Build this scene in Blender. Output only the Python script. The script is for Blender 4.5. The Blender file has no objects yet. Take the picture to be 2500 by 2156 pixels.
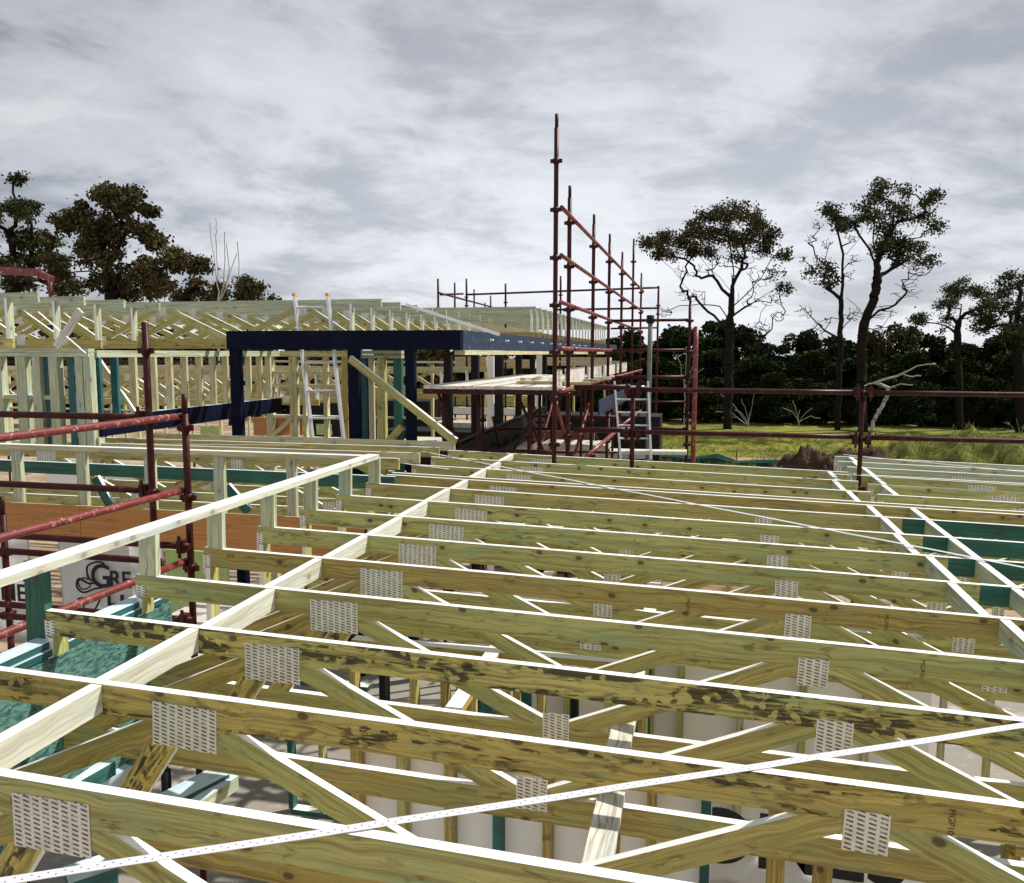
import bpy, bmesh, math, random
import numpy as np
from mathutils import Vector, Matrix
R = math.radians
random.seed(7)
sc = bpy.context.scene
col = sc.collection

# ------------------------------------------------------------------ camera
F = 2003.85; ZC = 4.45                       # focal length in photo pixels, eye height
def _d(px, py):
    v = np.array([px-1250., -(py-1078.), -F]); return v/np.linalg.norm(v)
vy = _d(1718, 863); vx = -_d(-7450, 842); vx -= vy*(vx@vy); vx /= np.linalg.norm(vx); vz = np.cross(vx, vy)
W = np.array([vx, vy, vz])                   # world = W @ camera
ry = _d(1717.5, 850.1); rx = -_d(-7561.4, 621.4); rx -= ry*(rx@ry); rx /= np.linalg.norm(rx); rz = np.cross(rx, ry)
RW = W @ np.array([rx, ry, rz]).T            # roof frame axes in world
HR = 1.2387                                  # eye above the plane of the near truss tops
cam_d = bpy.data.cameras.new("camera"); cam = bpy.data.objects.new("camera", cam_d); col.objects.link(cam)
cam_d.sensor_width = 36; cam_d.lens = 36*F/2500; cam_d.clip_end = 2000; cam_d.clip_start = 0.05
m4 = Matrix([list(W[i])+[0] for i in range(3)]+[[0, 0, 0, 1]]); m4.translation = (0, 0, ZC)
cam.matrix_world = m4; sc.camera = cam
rm = Matrix([list(RW[i])+[0] for i in range(3)]+[[0, 0, 0, 1]])
ROOF = Matrix.Translation((0, 0, ZC)) @ rm @ Matrix.Translation((0, 0, -HR))
WORLD = Matrix.Identity(4)
def wY(px, py, Y):
    v = W @ _d(px, py); t = Y/v[1]; return Vector((t*v[0], Y, ZC+t*v[2]))
def wZ(px, py, Z):
    v = W @ _d(px, py); t = (Z-ZC)/v[2]; return Vector((t*v[0], t*v[1], Z))
def wX(px, py, X):
    v = W @ _d(px, py); t = X/v[0]; return Vector((X, t*v[1], ZC+t*v[2]))
_RR = np.array([rx, ry, rz])
def rZ(px, py, Z):
    v = _RR @ _d(px, py); t = (Z-HR)/v[2]; return Vector((t*v[0], t*v[1], Z))
def L1(x, y): return x*.27027, 700+y*.27027
def L2(x, y): return 540+x*.27027, 700+y*.27027
def L3(x, y): return 1000+x*.23166, 760+y*.23166
def L4(x, y): return 1330+x*.26854, 660+y*.26854
def c1(x, y): return x*.43436, 400+y*.43436
def c2(x, y): return 800+x*.43436, 650+y*.43436
def c3(x, y): return 1300+x*.57915, 250+y*.57915
def T1(x, y): return x*.33784, 1080+y*.33784
def B1(x, y): return x*.33784, 1556+y*.33784
def B3(x, y): return 1200+x*.33784, 1556+y*.33784
def T4(x, y): return 1800+x*.33784, 1080+y*.33784

# ------------------------------------------------------------------ light
SUN_AZ, SUN_EL = 55, 50                       # from +Y towards +X
sd = Vector((math.sin(R(SUN_AZ))*math.cos(R(SUN_EL)), math.cos(R(SUN_AZ))*math.cos(R(SUN_EL)), math.sin(R(SUN_EL))))
sl = bpy.data.lights.new("sun", 'SUN'); sl.energy = 5.0; sl.angle = R(.8); sl.color = (1, .95, .88)
so = bpy.data.objects.new("sun", sl); col.objects.link(so); so.rotation_euler = sd.to_track_quat('Z', 'Y').to_euler()
sc.view_settings.view_transform = 'Standard'; sc.view_settings.look = 'None'
sc.view_settings.exposure = 0.12; sc.view_settings.gamma = 1
wd = bpy.data.worlds.new("World"); sc.world = wd; wd.use_nodes = True
class NT:
    """small helper for writing node trees"""
    def __init__(s, tree): s.t = tree; s.n = tree.nodes; s.l = tree.links
    def put(s, v, sock):
        if isinstance(v, bpy.types.NodeSocket): s.l.new(v, sock)
        elif v is not None:
            if hasattr(sock.default_value, '__len__') and not hasattr(v, '__len__'): v = [v]*len(sock.default_value)
            if hasattr(v, '__len__') and len(v) == 3 and len(sock.default_value) == 4: v = tuple(v)+(1,)
            sock.default_value = v
    def m(s, op, a, b=None, c=None, clamp=False):
        n = s.n.new('ShaderNodeMath'); n.operation = op; n.use_clamp = clamp
        for v, k in ((a, 0), (b, 1), (c, 2)): s.put(v, n.inputs[k])
        return n.outputs[0]
    def vm(s, op, a, b=None, scale=None):
        n = s.n.new('ShaderNodeVectorMath'); n.operation = op; s.put(a, n.inputs[0]); s.put(b, n.inputs[1])
        if scale is not None: s.put(scale, n.inputs['Scale'])
        return n.outputs[1] if op in ('LENGTH', 'DISTANCE', 'DOT_PRODUCT') else n.outputs[0]
    def noise(s, vec, scale, detail=3, rough=.5, dist=0):
        n = s.n.new('ShaderNodeTexNoise'); s.put(vec, n.inputs['Vector']); n.inputs['Scale'].default_value = scale
        n.inputs['Detail'].default_value = detail; n.inputs['Roughness'].default_value = rough; n.inputs['Distortion'].default_value = dist
        return n.outputs['Fac']
    def vor(s, vec, scale, feature='F1', rnd=1, dims='3D'):
        n = s.n.new('ShaderNodeTexVoronoi'); n.feature = feature; n.voronoi_dimensions = dims
        s.put(vec, n.inputs['Vector']); n.inputs['Scale'].default_value = scale; n.inputs['Randomness'].default_value = rnd
        return n
    def ramp(s, v, a, b, lo=0., hi=1.):
        n = s.n.new('ShaderNodeMapRange'); n.interpolation_type = 'SMOOTHSTEP'; s.put(v, n.inputs[0])
        for k, x in enumerate((a, b, lo, hi)): s.put(x, n.inputs[k+1])
        return n.outputs[0]
    def mix(s, f, a, b, mode='MIX'):
        n = s.n.new('ShaderNodeMix'); n.data_type = 'RGBA'; n.blend_type = mode
        s.put(f, n.inputs[0]); s.put(a, n.inputs[6]); s.put(b, n.inputs[7]); return n.outputs[2]
    def sep(s, v):
        n = s.n.new('ShaderNodeSeparateXYZ'); s.put(v, n.inputs[0]); return n.outputs
    def comb(s, x, y, z):
        n = s.n.new('ShaderNodeCombineXYZ')
        for k, v in enumerate((x, y, z)): s.put(v, n.inputs[k])
        return n.outputs[0]
    def bump(s, h, strength=.3, dist=.01):
        n = s.n.new('ShaderNodeBump'); s.put(h, n.inputs['Height']); n.inputs['Strength'].default_value = strength
        n.inputs['Distance'].default_value = dist; return n.outputs[0]
w = NT(wd.node_tree); w.n.clear()
sky = w.n.new('ShaderNodeTexSky'); sky.sky_type = 'NISHITA'; sky.sun_disc = False
sky.sun_elevation = R(SUN_EL); sky.sun_rotation = R(SUN_AZ)
tc = w.n.new('ShaderNodeTexCoord').outputs['Generated']
x, y, z = w.sep(tc)
zz = w.m('ADD', w.m('MAXIMUM', z, 0.0), .22)
pv = w.comb(w.m('DIVIDE', x, zz), w.m('DIVIDE', y, zz), w.m('MULTIPLY', z, .5))
pv = w.vm('ADD', pv, (3.7, 1.3, .4))
cs, sn = math.cos(R(28)), math.sin(R(28))
px_, py_, pz_ = w.sep(pv)
pr = w.comb(w.m('ADD', w.m('MULTIPLY', px_, cs), w.m('MULTIPLY', py_, sn)), w.m('MULTIPLY', w.m('SUBTRACT', w.m('MULTIPLY', py_, cs), w.m('MULTIPLY', px_, sn)), 1.15), pz_)
warp = w.noise(pr, .8, 3, .5)
pr = w.vm('ADD', pr, w.comb(w.m('MULTIPLY', warp, .8), w.m('MULTIPLY', warp, -.6), 0.0))
big = w.noise(pr, .55, 3, .5)
mid = w.noise(w.vm('ADD', pr, (5, 2, 0)), 1.5, 9, .62)
fin = w.noise(w.vm('MULTIPLY', tc, (1, 1, 1.7)), 8, 5, .55, .3)
dens = w.m('ADD', w.m('ADD', w.m('MULTIPLY', big, .40), w.m('MULTIPLY', mid, .60)), w.m('MULTIPLY', w.m('SUBTRACT', fin, .5), .20))
ccol = w.mix(w.ramp(dens, .44, .575), (.68, .705, .765), (.33, .36, .42))
ccol = w.mix(w.ramp(dens, .37, .45, .9, 0), ccol, (.90, .90, .93))
# brighter veil low in the sky, darker overhead and to the sides
dotc = w.vm('DOT_PRODUCT', tc, tuple(Vector((-.08, .98, .12)).normalized()))
glow = w.m('MULTIPLY', w.ramp(dotc, .76, .995, 0, .78), w.ramp(dens, .60, .44, .45, 1))
ccol = w.mix(glow, ccol, (.88, .90, .95))
dark = w.m('MULTIPLY', w.ramp(z, .08, .50, 1, .70), w.ramp(w.m('ABSOLUTE', w.m('ADD', x, .14)), .2, .66, 1.0, .82))
lift = w.ramp(y, .35, -.55, 1.0, 1.75)  # unseen sky behind the camera made brighter to fill shaded faces
ccol = w.vm('SCALE', ccol, scale=w.m('MULTIPLY', w.m('MULTIPLY', dark, lift), 10.0))
sk = w.mix(.93, sky.outputs[0], ccol)
gr = w.mix(w.ramp(z, -.02, 0), (.9, .85, .7), sk)
bg = w.n.new('ShaderNodeBackground'); w.l.new(gr, bg.inputs[0]); bg.inputs[1].default_value = .1
out = w.n.new('ShaderNodeOutputWorld'); w.l.new(bg.outputs[0], out.inputs[0])

# ------------------------------------------------------------------ materials
def mat(name, rough=.6, metal=0, spec=.5):
    m = bpy.data.materials.new(name); m.use_nodes = True; t = NT(m.node_tree)
    b = m.node_tree.nodes['Principled BSDF']; b.inputs['Roughness'].default_value = rough
    b.inputs['Metallic'].default_value = metal; b.inputs['Specular IOR Level'].default_value = spec
    return m, t, b
def lvec(t, seed=0.):
    o = t.n.new('ShaderNodeTexCoord').outputs['Object']
    r = t.n.new('ShaderNodeObjectInfo').outputs['Random']
    off = t.comb(t.m('MULTIPLY', r, 53.1), t.m('MULTIPLY', r, 17.3), t.m('ADD', t.m('MULTIPLY', r, 91.7), seed))
    return t.vm('ADD', o, off), r, o
def pine(name, c0, c1_, stain=0.0, mould=0.0, knots=1.0, rough=.62, grain=1.0):
    m, t, b = mat(name, rough)
    v, r, o = lvec(t)
    X, Y, Z = t.sep(v)
    kv = t.comb(t.m('MULTIPLY', X, 5.0), t.m('MULTIPLY', t.m('ADD', Y, t.m('MULTIPLY', Z, 1.0)), 7.5), 0.0)
    kn_ = t.noise(t.comb(t.m('MULTIPLY', X, 22), Y, t.m('MULTIPLY', Z, 40)), 1.0, 3, .6)
    kd = t.m('ADD', t.vor(kv, 1.0, dims='2D').outputs['Distance'], t.m('MULTIPLY', t.m('SUBTRACT', kn_, .5), .10))
    pull = t.m('MULTIPLY', t.ramp(kd, .42, .02, 0, 1), .012)
    gz = t.m('ADD', t.m('ADD', Z, Y), pull)
    wav = t.noise(t.comb(t.m('MULTIPLY', X, .9), 0.0, t.m('MULTIPLY', gz, 9)), 1.6, 2)
    g1 = t.noise(t.comb(t.m('MULTIPLY', X, 1.1), t.m('MULTIPLY', Y, 30), t.m('ADD', t.m('MULTIPLY', gz, 75), t.m('MULTIPLY', wav, 7))), 1.0, 4, .6)
    g2 = t.noise(t.comb(t.m('MULTIPLY', X, 9), t.m('MULTIPLY', Y, 80), t.m('MULTIPLY', gz, 420)), 1.0, 2, .5)
    pat = t.noise(t.comb(t.m('MULTIPLY', X, 2.4), Y, t.m('MULTIPLY', Z, 9)), 1.3, 3, .55)
    cA = t.mix(t.ramp(pat, .36, .66), c0, c1_)
    cA = t.mix(t.ramp(r, 0, 1, 0, .45*grain), cA, tuple(c*.72 for c in c0))
    cB = t.mix(t.ramp(g1, .40, .66, 0, .85*grain), cA, (c1_[0]*.42, c1_[1]*.36, c1_[2]*.32))
    g3 = t.noise(t.comb(t.m('MULTIPLY', X, 3.2), t.m('MULTIPLY', Y, 60), t.m('MULTIPLY', gz, 210)), 1.0, 3, .6)
    cB = t.mix(t.ramp(g3, .57, .68, 0, .62*grain), cB, (c1_[0]*.30, c1_[1]*.27, c1_[2]*.25))
    cB = t.mix(t.ramp(g2, .42, .75, 0, .32*grain), cB, (c0[0]*.4, c0[1]*.4, c0[2]*.4))
    cB = t.mix(t.ramp(t.noise(t.comb(t.m('MULTIPLY', X, 3.1), t.m('MULTIPLY', Y, 3), t.m('MULTIPLY', Z, 16)), 1.0, 3, .6), .47, .68, 0, .62*grain), cB, (c0[0]*.52, c0[1]*.70, c0[2]*.95))
    if knots:
        ring = t.m('SINE', t.m('MULTIPLY', kd, 75))
        has = t.m('GREATER_THAN', t.vor(kv, 1.0, dims='2D').outputs['Color'], .66)
        kn = t.m('MULTIPLY', t.m('MULTIPLY', t.ramp(kd, .125, .07), has), .85*knots)
        halo = t.m('MULTIPLY', t.m('MULTIPLY', t.ramp(kd, .34, .12), has), t.m('MULTIPLY_ADD', ring, .12, .26))
        cB = t.mix(halo, cB, (c1_[0]*.40, c1_[1]*.30, c1_[2]*.25))
        cB = t.mix(kn, cB, (.075, .045, .025))
    if stain:
        bl = t.noise(t.comb(t.m('MULTIPLY', X, 5.5), Y, t.m('MULTIPLY', Z, 17)), 1.5, 4, .55, .9)
        cB = t.mix(t.ramp(bl, .60-.09*stain, .72-.07*stain, 0, .62), cB, (.13, .085, .035))
    if mould:
        bl2 = t.noise(t.comb(t.m('MULTIPLY', X, 2.3), Y, t.m('MULTIPLY', Z, 15)), 1.2, 4, .55, .5)
        fine = t.noise(t.comb(t.m('MULTIPLY', X, 14), Y, t.m('MULTIPLY', Z, 130)), 1.0, 4, .6)
        wob = t.m('MULTIPLY', t.m('SUBTRACT', t.noise(t.comb(t.m('MULTIPLY', X, 30), Y, t.m('MULTIPLY', Z, 30)), 1.0, 3), .5), 1.1)
        drop = t.vor(t.comb(t.m('ADD', t.m('MULTIPLY', X, 19), wob), t.m('SUBTRACT', t.m('MULTIPLY', Z, 22), wob), 0.0), 1.0, 'SMOOTH_F1', 1, '2D').outputs['Distance']
        spots = t.ramp(drop, .22, .30)
        lim = t.m('MULTIPLY', spots, t.ramp(t.m('ADD', bl2, t.m('MULTIPLY', t.m('SUBTRACT', fine, .5), .45)), .58-.05*mould, .68-.05*mould))
        cB = t.mix(t.m('MULTIPLY', lim, .88), cB, (.022, .017, .010))
    t.l.new(cB, b.inputs['Base Color'])
    t.l.new(t.bump(t.m('ADD', g1, t.m('MULTIPLY', g2, .6)), .35, .002), b.inputs['Normal'])
    return m
OLIVE = pine('treated_pine_olive', (.58, .575, .195), (.67, .62, .22), stain=.45)
KHAKI = pine('treated_pine_khaki', (.57, .51, .165), (.66, .545, .19), stain=.25)
BROWN = pine('treated_pine_brown', (.60, .45, .13), (.50, .40, .11), stain=.35)
GOLD = pine('treated_pine_stained', (.74, .58, .155), (.66, .54, .155), stain=.9, mould=.7)
MOULD = pine('treated_pine_mouldy', (.70, .60, .17), (.62, .57, .19), stain=.6, mould=2.3)
PALE = pine('treated_pine_pale_green', (.58, .65, .43), (.66, .67, .43), knots=.6)
GREEN = pine('treated_pine_green', (.022, .145, .095), (.035, .18, .12), knots=.8)
TEAL = pine('treated_pine_teal', (.014, .12, .125), (.04, .19, .175), knots=.3)
STRAW = pine('framing_pine_straw', (.72, .66, .38), (.76, .69, .40), knots=.6)
WHITEPINE = pine('white_pine', (.80, .78, .66), (.74, .71, .56), knots=.4)  # near-white pine; on the loose planks the tone stands in for sunlight
LIT_EDGE = pine('lit_timber_edge', (.93, .93, .88), (.89, .89, .83), knots=0, rough=.42, grain=.18)  # near-white narrow faces: clipped sunlight and sky sheen put into the colour
BLUE_EDGE = pine('pale_blue_edge', (.60, .76, .84), (.74, .83, .87), knots=.15, grain=.4)  # pale blue, mostly for the narrow faces of teal and green boards
BLOCKW = pine('sunlit_pale_block', (.72, .74, .60), (.78, .77, .62), knots=.5, grain=.6)  # paler pine: sunlight on the left blocks and rail put into the colour
EDGE = {BLOCKW: LIT_EDGE, OLIVE: LIT_EDGE, KHAKI: LIT_EDGE, BROWN: LIT_EDGE, GOLD: LIT_EDGE, MOULD: LIT_EDGE, PALE: LIT_EDGE, STRAW: LIT_EDGE,
        GREEN: LIT_EDGE, TEAL: BLUE_EDGE, WHITEPINE: LIT_EDGE}
def plain(name, c, rough=.6, metal=0, var=.25, scale=6, spec=.5, dirt=None, bump=0):
    m, t, b = mat(name, rough, metal, spec); v, r, o = lvec(t)
    n = t.noise(v, scale, 5, .6); k = t.mix(t.ramp(n, .35, .7, 0, var), c, tuple(q*.45 for q in c))
    if dirt: k = t.mix(t.ramp(t.noise(v, scale*2.7, 6, .65, .4), .55, .68), k, dirt)
    t.l.new(k, b.inputs['Base Color'])
    if bump: t.l.new(t.bump(t.noise(v, scale*9, 4), bump, .004), b.inputs['Normal'])
    return m
RED = plain('red_scaffold_paint', (.045, .005, .0045), .45, 0, .6, 5, dirt=(.10, .028, .02), bump=.3, spec=.22)
REDW = plain('red_paint_faded', (.20, .028, .026), .42, 0, .5, 9, dirt=(.50, .30, .25), bump=.35)
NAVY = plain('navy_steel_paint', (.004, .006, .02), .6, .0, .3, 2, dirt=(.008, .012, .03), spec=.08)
NAVYL = plain('navy_steel_side', (.022, .038, .075), .45, .0, .3, 4, dirt=(.08, .10, .15), spec=.3)  # lighter copy of the navy: brighter light on the side beam, as colour
ALU = plain('ladder_aluminium', (.74, .75, .76), .35, .55, .15, 8)
GALV = plain('galvanised_steel', (.62, .64, .63), .4, .6, .3, 20)
WEATH = plain('weathered_grey_timber', (.20, .20, .175), .8, 0, .5, 6, spec=.2)
ORANGE = plain('orange_plastic_cap', (.75, .33, .08), .5)
BLACK = plain('black_frame_paint', (.006, .006, .007), .6, spec=.25)
PRINT = plain('black_print', (.012, .012, .014), .7, var=0)
INK = plain('brown_stamp_ink', (.10, .06, .03), .8, var=0)
BANNER = plain('white_banner_vinyl', (.88, .88, .87), .45, 0, .12, 1.5, bump=.2)
WRAP = plain('white_wrap', (.92, .92, .90), .5, 0, .12, 2)
GREENSHEET = plain('green_plastic_sheet', (.45, .62, .22), .35, 0, .3, 4, dirt=(.72, .80, .45), bump=.5)
SHADECLOTH = plain('green_shadecloth', (.02, .13, .09), .8, 0, .4, 5)
CONC = plain('pale_concrete', (.27, .25, .21), .8, 0, .25, 1.2, dirt=(.42, .37, .30), bump=.3)
RUST = plain('red_brown_soil', (.20, .10, .055), .95, 0, .6, 3, dirt=(.34, .23, .17), bump=.5)
BARK = plain('dark_bark', (.018, .013, .010), .95, 0, .5, 5, dirt=(.045, .036, .03), bump=.5, spec=.1)
BARKP = plain('pale_dead_bark', (.42, .39, .34), .8, 0, .5, 5)
PLYEND = plain('platform_boards', (.72, .68, .60), .7, 0, .45, 5, dirt=(.36, .24, .17))
BRICK = plain('sandstone_panel', (.62, .50, .33), .8, 0, .3, 6, dirt=(.30, .20, .11))
def m_ply():
    m, t, b = mat('orange_formply', .45); v, r, o = lvec(t)
    g = t.noise(t.vm('MULTIPLY', v, (1.2, 3, 22)), 2.2, 4, .6, .5); s = t.noise(t.vm('MULTIPLY', v, (5, 3, 30)), 2.5, 2, .5)
    c = t.mix(t.ramp(g, .35, .7), (.55, .25, .065), (.42, .17, .045)); c = t.mix(t.ramp(s, .66, .72, 0, .8), c, (.12, .04, .015))
    t.l.new(c, b.inputs['Base Color']); return m
PLY = m_ply()
def m_plate(name, px, pz, hx, hz, base=(.66, .65, .58), dark=(.10, .085, .05), skew=.0):
    m, t, b = mat(name, .36, .25); o = t.n.new('ShaderNodeTexCoord').outputs['Object']; X, Y, Z = t.sep(o)
    ci = t.m('FLOOR', t.m('DIVIDE', X, px))
    fx = t.m('SUBTRACT', t.m('FRACT', t.m('DIVIDE', X, px)), .5)
    zz = t.m('ADD', t.m('ADD', t.m('DIVIDE', Z, pz), t.m('MULTIPLY', ci, .5)), t.m('MULTIPLY', fx, skew))
    fz = t.m('SUBTRACT', t.m('FRACT', zz), .5)
    k = t.m('MULTIPLY', t.ramp(t.m('ABSOLUTE', fx), hx+.04, hx-.04), t.ramp(t.m('ABSOLUTE', fz), hz+.05, hz-.05))
    n = t.noise(o, 60, 3); k = t.m('MULTIPLY', k, t.ramp(n, .3, .55, .45, 1))
    c = t.mix(t.ramp(t.noise(o, 18, 4), .4, .7, 0, .4), base, tuple(q*.6 for q in base))
    t.l.new(t.mix(k, c, dark), b.inputs['Base Color']); t.l.new(t.m('SUBTRACT', .25, t.m('MULTIPLY', k, .25)), b.inputs['Metallic'])
    t.l.new(t.bump(k, -.5, .003), b.inputs['Normal']); return m
PLATE = m_plate('punched_nail_plate', .0312, .0140, .33, .22, (.86, .86, .80), skew=.5)
PERF = m_plate('perforated_deck', .075, .075, .07, .07, (.78, .72, .66), (.10, .05, .04))
def m_strap():
    m, t, b = mat('perforated_steel_strap', .3, .3); o = t.n.new('ShaderNodeTexCoord').outputs['Object']; X, Y, Z = t.sep(o)
    ci = t.m('FLOOR', t.m('DIVIDE', X, .017))
    fx = t.m('SUBTRACT', t.m('FRACT', t.m('DIVIDE', X, .017)), .5)
    yy = t.m('ADD', t.m('ADD', Z, 0), t.m('MULTIPLY', t.m('SUBTRACT', t.m('MULTIPLY', t.m('FRACT', t.m('MULTIPLY', ci, .5)), 2), .5), .010))
    d = t.m('SQRT', t.m('ADD', t.m('POWER', t.m('MULTIPLY', fx, .017), 2), t.m('POWER', yy, 2)))
    k = t.ramp(d, .0030, .0018)
    t.l.new(t.mix(k, (.80, .80, .84), (.22, .21, .24)), b.inputs['Base Color']); return m
STRAP = m_strap()
def m_leaf(name, a, b_, c=(.10, .06, .03), amt=.35):
    m, t, b = mat(name, .85, 0, .06); o = t.n.new('ShaderNodeTexCoord').outputs['Object']
    n = t.noise(o, .55, 3, .6); k = t.mix(t.ramp(n, .35, .65), a, b_)
    n2 = t.noise(o, 1.7, 4, .7); t.l.new(t.mix(t.ramp(n2, .55, .7, 0, amt), k, c), b.inputs['Base Color']); return m
LEAF = m_leaf('gum_leaves', (.034, .045, .020), (.085, .088, .036))
LEAFB = m_leaf('brown_gum_leaves', (.040, .038, .018), (.095, .078, .032), amt=.4)
LEAFG = m_leaf('dark_green_leaves', (.007, .013, .005), (.036, .050, .013), (.022, .018, .009))
def m_ground(name, cols, scale, bump):
    m, t, b = mat(name, .95, 0, .2); o = t.n.new('ShaderNodeTexCoord').outputs['Object']
    n = t.noise(o, scale, 8, .62, .4); k = t.mix(t.ramp(n, .38, .6), cols[0], cols[1])
    n2 = t.noise(t.vm('ADD', o, (7, 3, 1)), scale*3.3, 8, .7); k = t.mix(t.ramp(n2, .52, .66), k, cols[2])
    t.l.new(k, b.inputs['Base Color']); t.l.new(t.bump(t.m('ADD', n, n2), bump, .3), b.inputs['Normal']); return m
DIRT = m_ground('building_site_dirt', ((.30, .20, .12), (.42, .33, .24), (.16, .10, .06)), .35, .5)
GRASS = m_ground('mown_lawn', ((.22, .22, .026), (.11, .125, .02), (.30, .26, .06)), .30, .8)
WEEDS = m_ground('grassy_spoil', ((.20, .22, .04), (.12, .14, .03), (.11, .075, .045)), .8, .9)
FLOOR = m_ground('leaf_litter', ((.02, .024, .010), (.035, .035, .015), (.015, .012, .008)), .3, .5)
SOIL = m_ground('turned_soil', ((.08, .05, .028), (.15, .095, .055), (.035, .022, .014)), 1.6, 1.0)

# ------------------------------------------------------------------ object helpers
WM = {}
def tag(o, label=None, cat=None, group=None, kind=None):
    if label: o['label'] = label
    if cat: o['category'] = cat
    if group: o['group'] = group
    if kind: o['kind'] = kind
    return o
def link(o, M, parent=None):
    col.objects.link(o)
    if parent is not None:
        o.parent = parent; o.matrix_basis = WM[parent.name].inverted() @ M
    else: o.matrix_basis = M
    WM[o.name] = M.copy(); return o
def thing(name, label, cat, loc=(0, 0, 0), M=WORLD, group=None):
    return tag(link(bpy.data.objects.new(name, None), M @ Matrix.Translation(loc)), label, cat, group)
def mesh(name, bm, mats, M=WORLD, parent=None, smooth=False):
    me = bpy.data.meshes.new(name); bm.to_mesh(me); bm.free()
    for k in (mats if isinstance(mats, (list, tuple)) else [mats]): me.materials.append(k)
    if smooth:
        for p in me.polygons: p.use_smooth = True
    return link(bpy.data.objects.new(name, me), M, parent)
def dup(root, M, label=None, group=None, swap=None):
    def rec(o, par, M=None):
        c = o.copy(); col.objects.link(c)
        if par: c.parent = par
        if M is not None: c.matrix_basis = M; WM[c.name] = M.copy()
        for ch in list(o.children): rec(ch, c)
        return c
    c = rec(root, None, M)
    if label: c['label'] = label
    if group: c['group'] = group
    return c
_cache = {}
def boxmesh(name, L, w_, t_, m, e):
    key = (round(L, 4), round(w_, 4), round(t_, 4), m.name, e.name if e else '')
    if key in _cache: return _cache[key]
    me = bpy.data.meshes.new(name)
    vs = [(x, y, z) for x in (0, L) for y in (-t_/2, t_/2) for z in (-w_/2, w_/2)]
    fs = [(0, 1, 3, 2), (4, 6, 7, 5), (0, 4, 5, 1), (2, 3, 7, 6), (1, 5, 7, 3), (0, 2, 6, 4)]
    me.from_pydata(vs, [], fs); me.materials.append(m)
    if e:
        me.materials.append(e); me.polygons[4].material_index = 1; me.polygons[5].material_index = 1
    me.update(); _cache[key] = me; return me
def board(name, a, b, w_, t_, m, parent=None, up=(0, 0, 1), M=WORLD, edge=True):
    """box from a to b; w_ is its size along `up`, t_ across; the two faces along `up` take the edge material"""
    a = Vector(a); b = Vector(b); x = b-a; L = x.length; x.normalize()
    u = Vector(up); z = u-x*u.dot(x)
    if z.length < 1e-4: u = Vector((0, 1, 0)); z = u-x*u.dot(x)
    z.normalize(); y = z.cross(x)
    Mx = Matrix(((x.x, y.x, z.x, a.x), (x.y, y.y, z.y, a.y), (x.z, y.z, z.z, a.z), (0, 0, 0, 1)))
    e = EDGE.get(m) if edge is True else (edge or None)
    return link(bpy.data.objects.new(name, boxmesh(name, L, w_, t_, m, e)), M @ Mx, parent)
def add_box(bm, lo, hi, mi=0, M=None):
    vs = [bm.verts.new(Vector(p) if M is None else M @ Vector(p)) for p in
          [(x, y, z) for x in (lo[0], hi[0]) for y in (lo[1], hi[1]) for z in (lo[2], hi[2])]]
    for f in [(0, 1, 3, 2), (4, 6, 7, 5), (0, 4, 5, 1), (2, 3, 7, 6), (1, 5, 7, 3), (0, 2, 6, 4)]:
        bm.faces.new([vs[i] for i in f]).material_index = mi
def add_tube(bm, pts, rad, n=8, mi=0, cap=True):
    """tube through pts; rad a number or a list"""
    pts = [Vector(p) for p in pts]; rad = rad if hasattr(rad, '__len__') else [rad]*len(pts)
    rings = []; ref = None
    for i, p in enumerate(pts):
        d = (pts[min(i+1, len(pts)-1)]-pts[max(i-1, 0)]).normalized()
        if ref is None: ref = d.orthogonal().normalized()
        ref = (ref-d*ref.dot(d)).normalized(); s = d.cross(ref)
        rings.append([bm.verts.new(p+(ref*math.cos(2*math.pi*k/n)+s*math.sin(2*math.pi*k/n))*rad[i]) for k in range(n)])
    for a, b in zip(rings, rings[1:]):
        for k in range(n):
            f = bm.faces.new((a[k], a[(k+1) % n], b[(k+1) % n], b[k])); f.material_index = mi; f.smooth = True
    if cap: bm.faces.new(rings[0][::-1]); bm.faces.new(rings[-1])
def tube(name, a, b, r, m, parent=None, M=WORLD, n=10, over=0):
    a = Vector(a); b = Vector(b); d = (b-a).normalized(); a = a-d*over; b = b+d*over
    bm = bmesh.new(); k = max(2, int((b-a).length/.5)); 
    add_tube(bm, [a.lerp(b, i/k)-a for i in range(k+1)], r, n)
    return mesh(name, bm, m, M @ Matrix.Translation(a), parent)
ORD = ['first', 'second', 'third', 'fourth', 'fifth', 'sixth', 'seventh', 'eighth', 'ninth', 'tenth', 'eleventh', 'twelfth',
       'thirteenth', 'fourteenth', 'fifteenth', 'sixteenth', 'seventeenth', 'eighteenth', 'nineteenth', 'twentieth']
ORD += ['twenty-'+o for o in ORD[:9]]
def text(name, s, size, m, M, parent, ext=.0008, align='LEFT', shear=0, spacing=1.0, offset=0.0):
    cu = bpy.data.curves.new(name, 'FONT'); cu.body = s; cu.size = size; cu.extrude = ext; cu.align_x = align
    cu.shear = shear; cu.space_character = spacing; cu.offset = offset
    tmp = bpy.data.objects.new(name+'_tmp', cu); col.objects.link(tmp)
    dg = bpy.context.evaluated_depsgraph_get(); me = bpy.data.meshes.new_from_object(tmp.evaluated_get(dg))
    bpy.data.objects.remove(tmp); me.materials.clear(); me.materials.append(m)
    return link(bpy.data.objects.new(name, me), M, parent)
FACE = Matrix.Rotation(R(90), 4, 'X')        # text standing upright and facing the viewer

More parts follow.
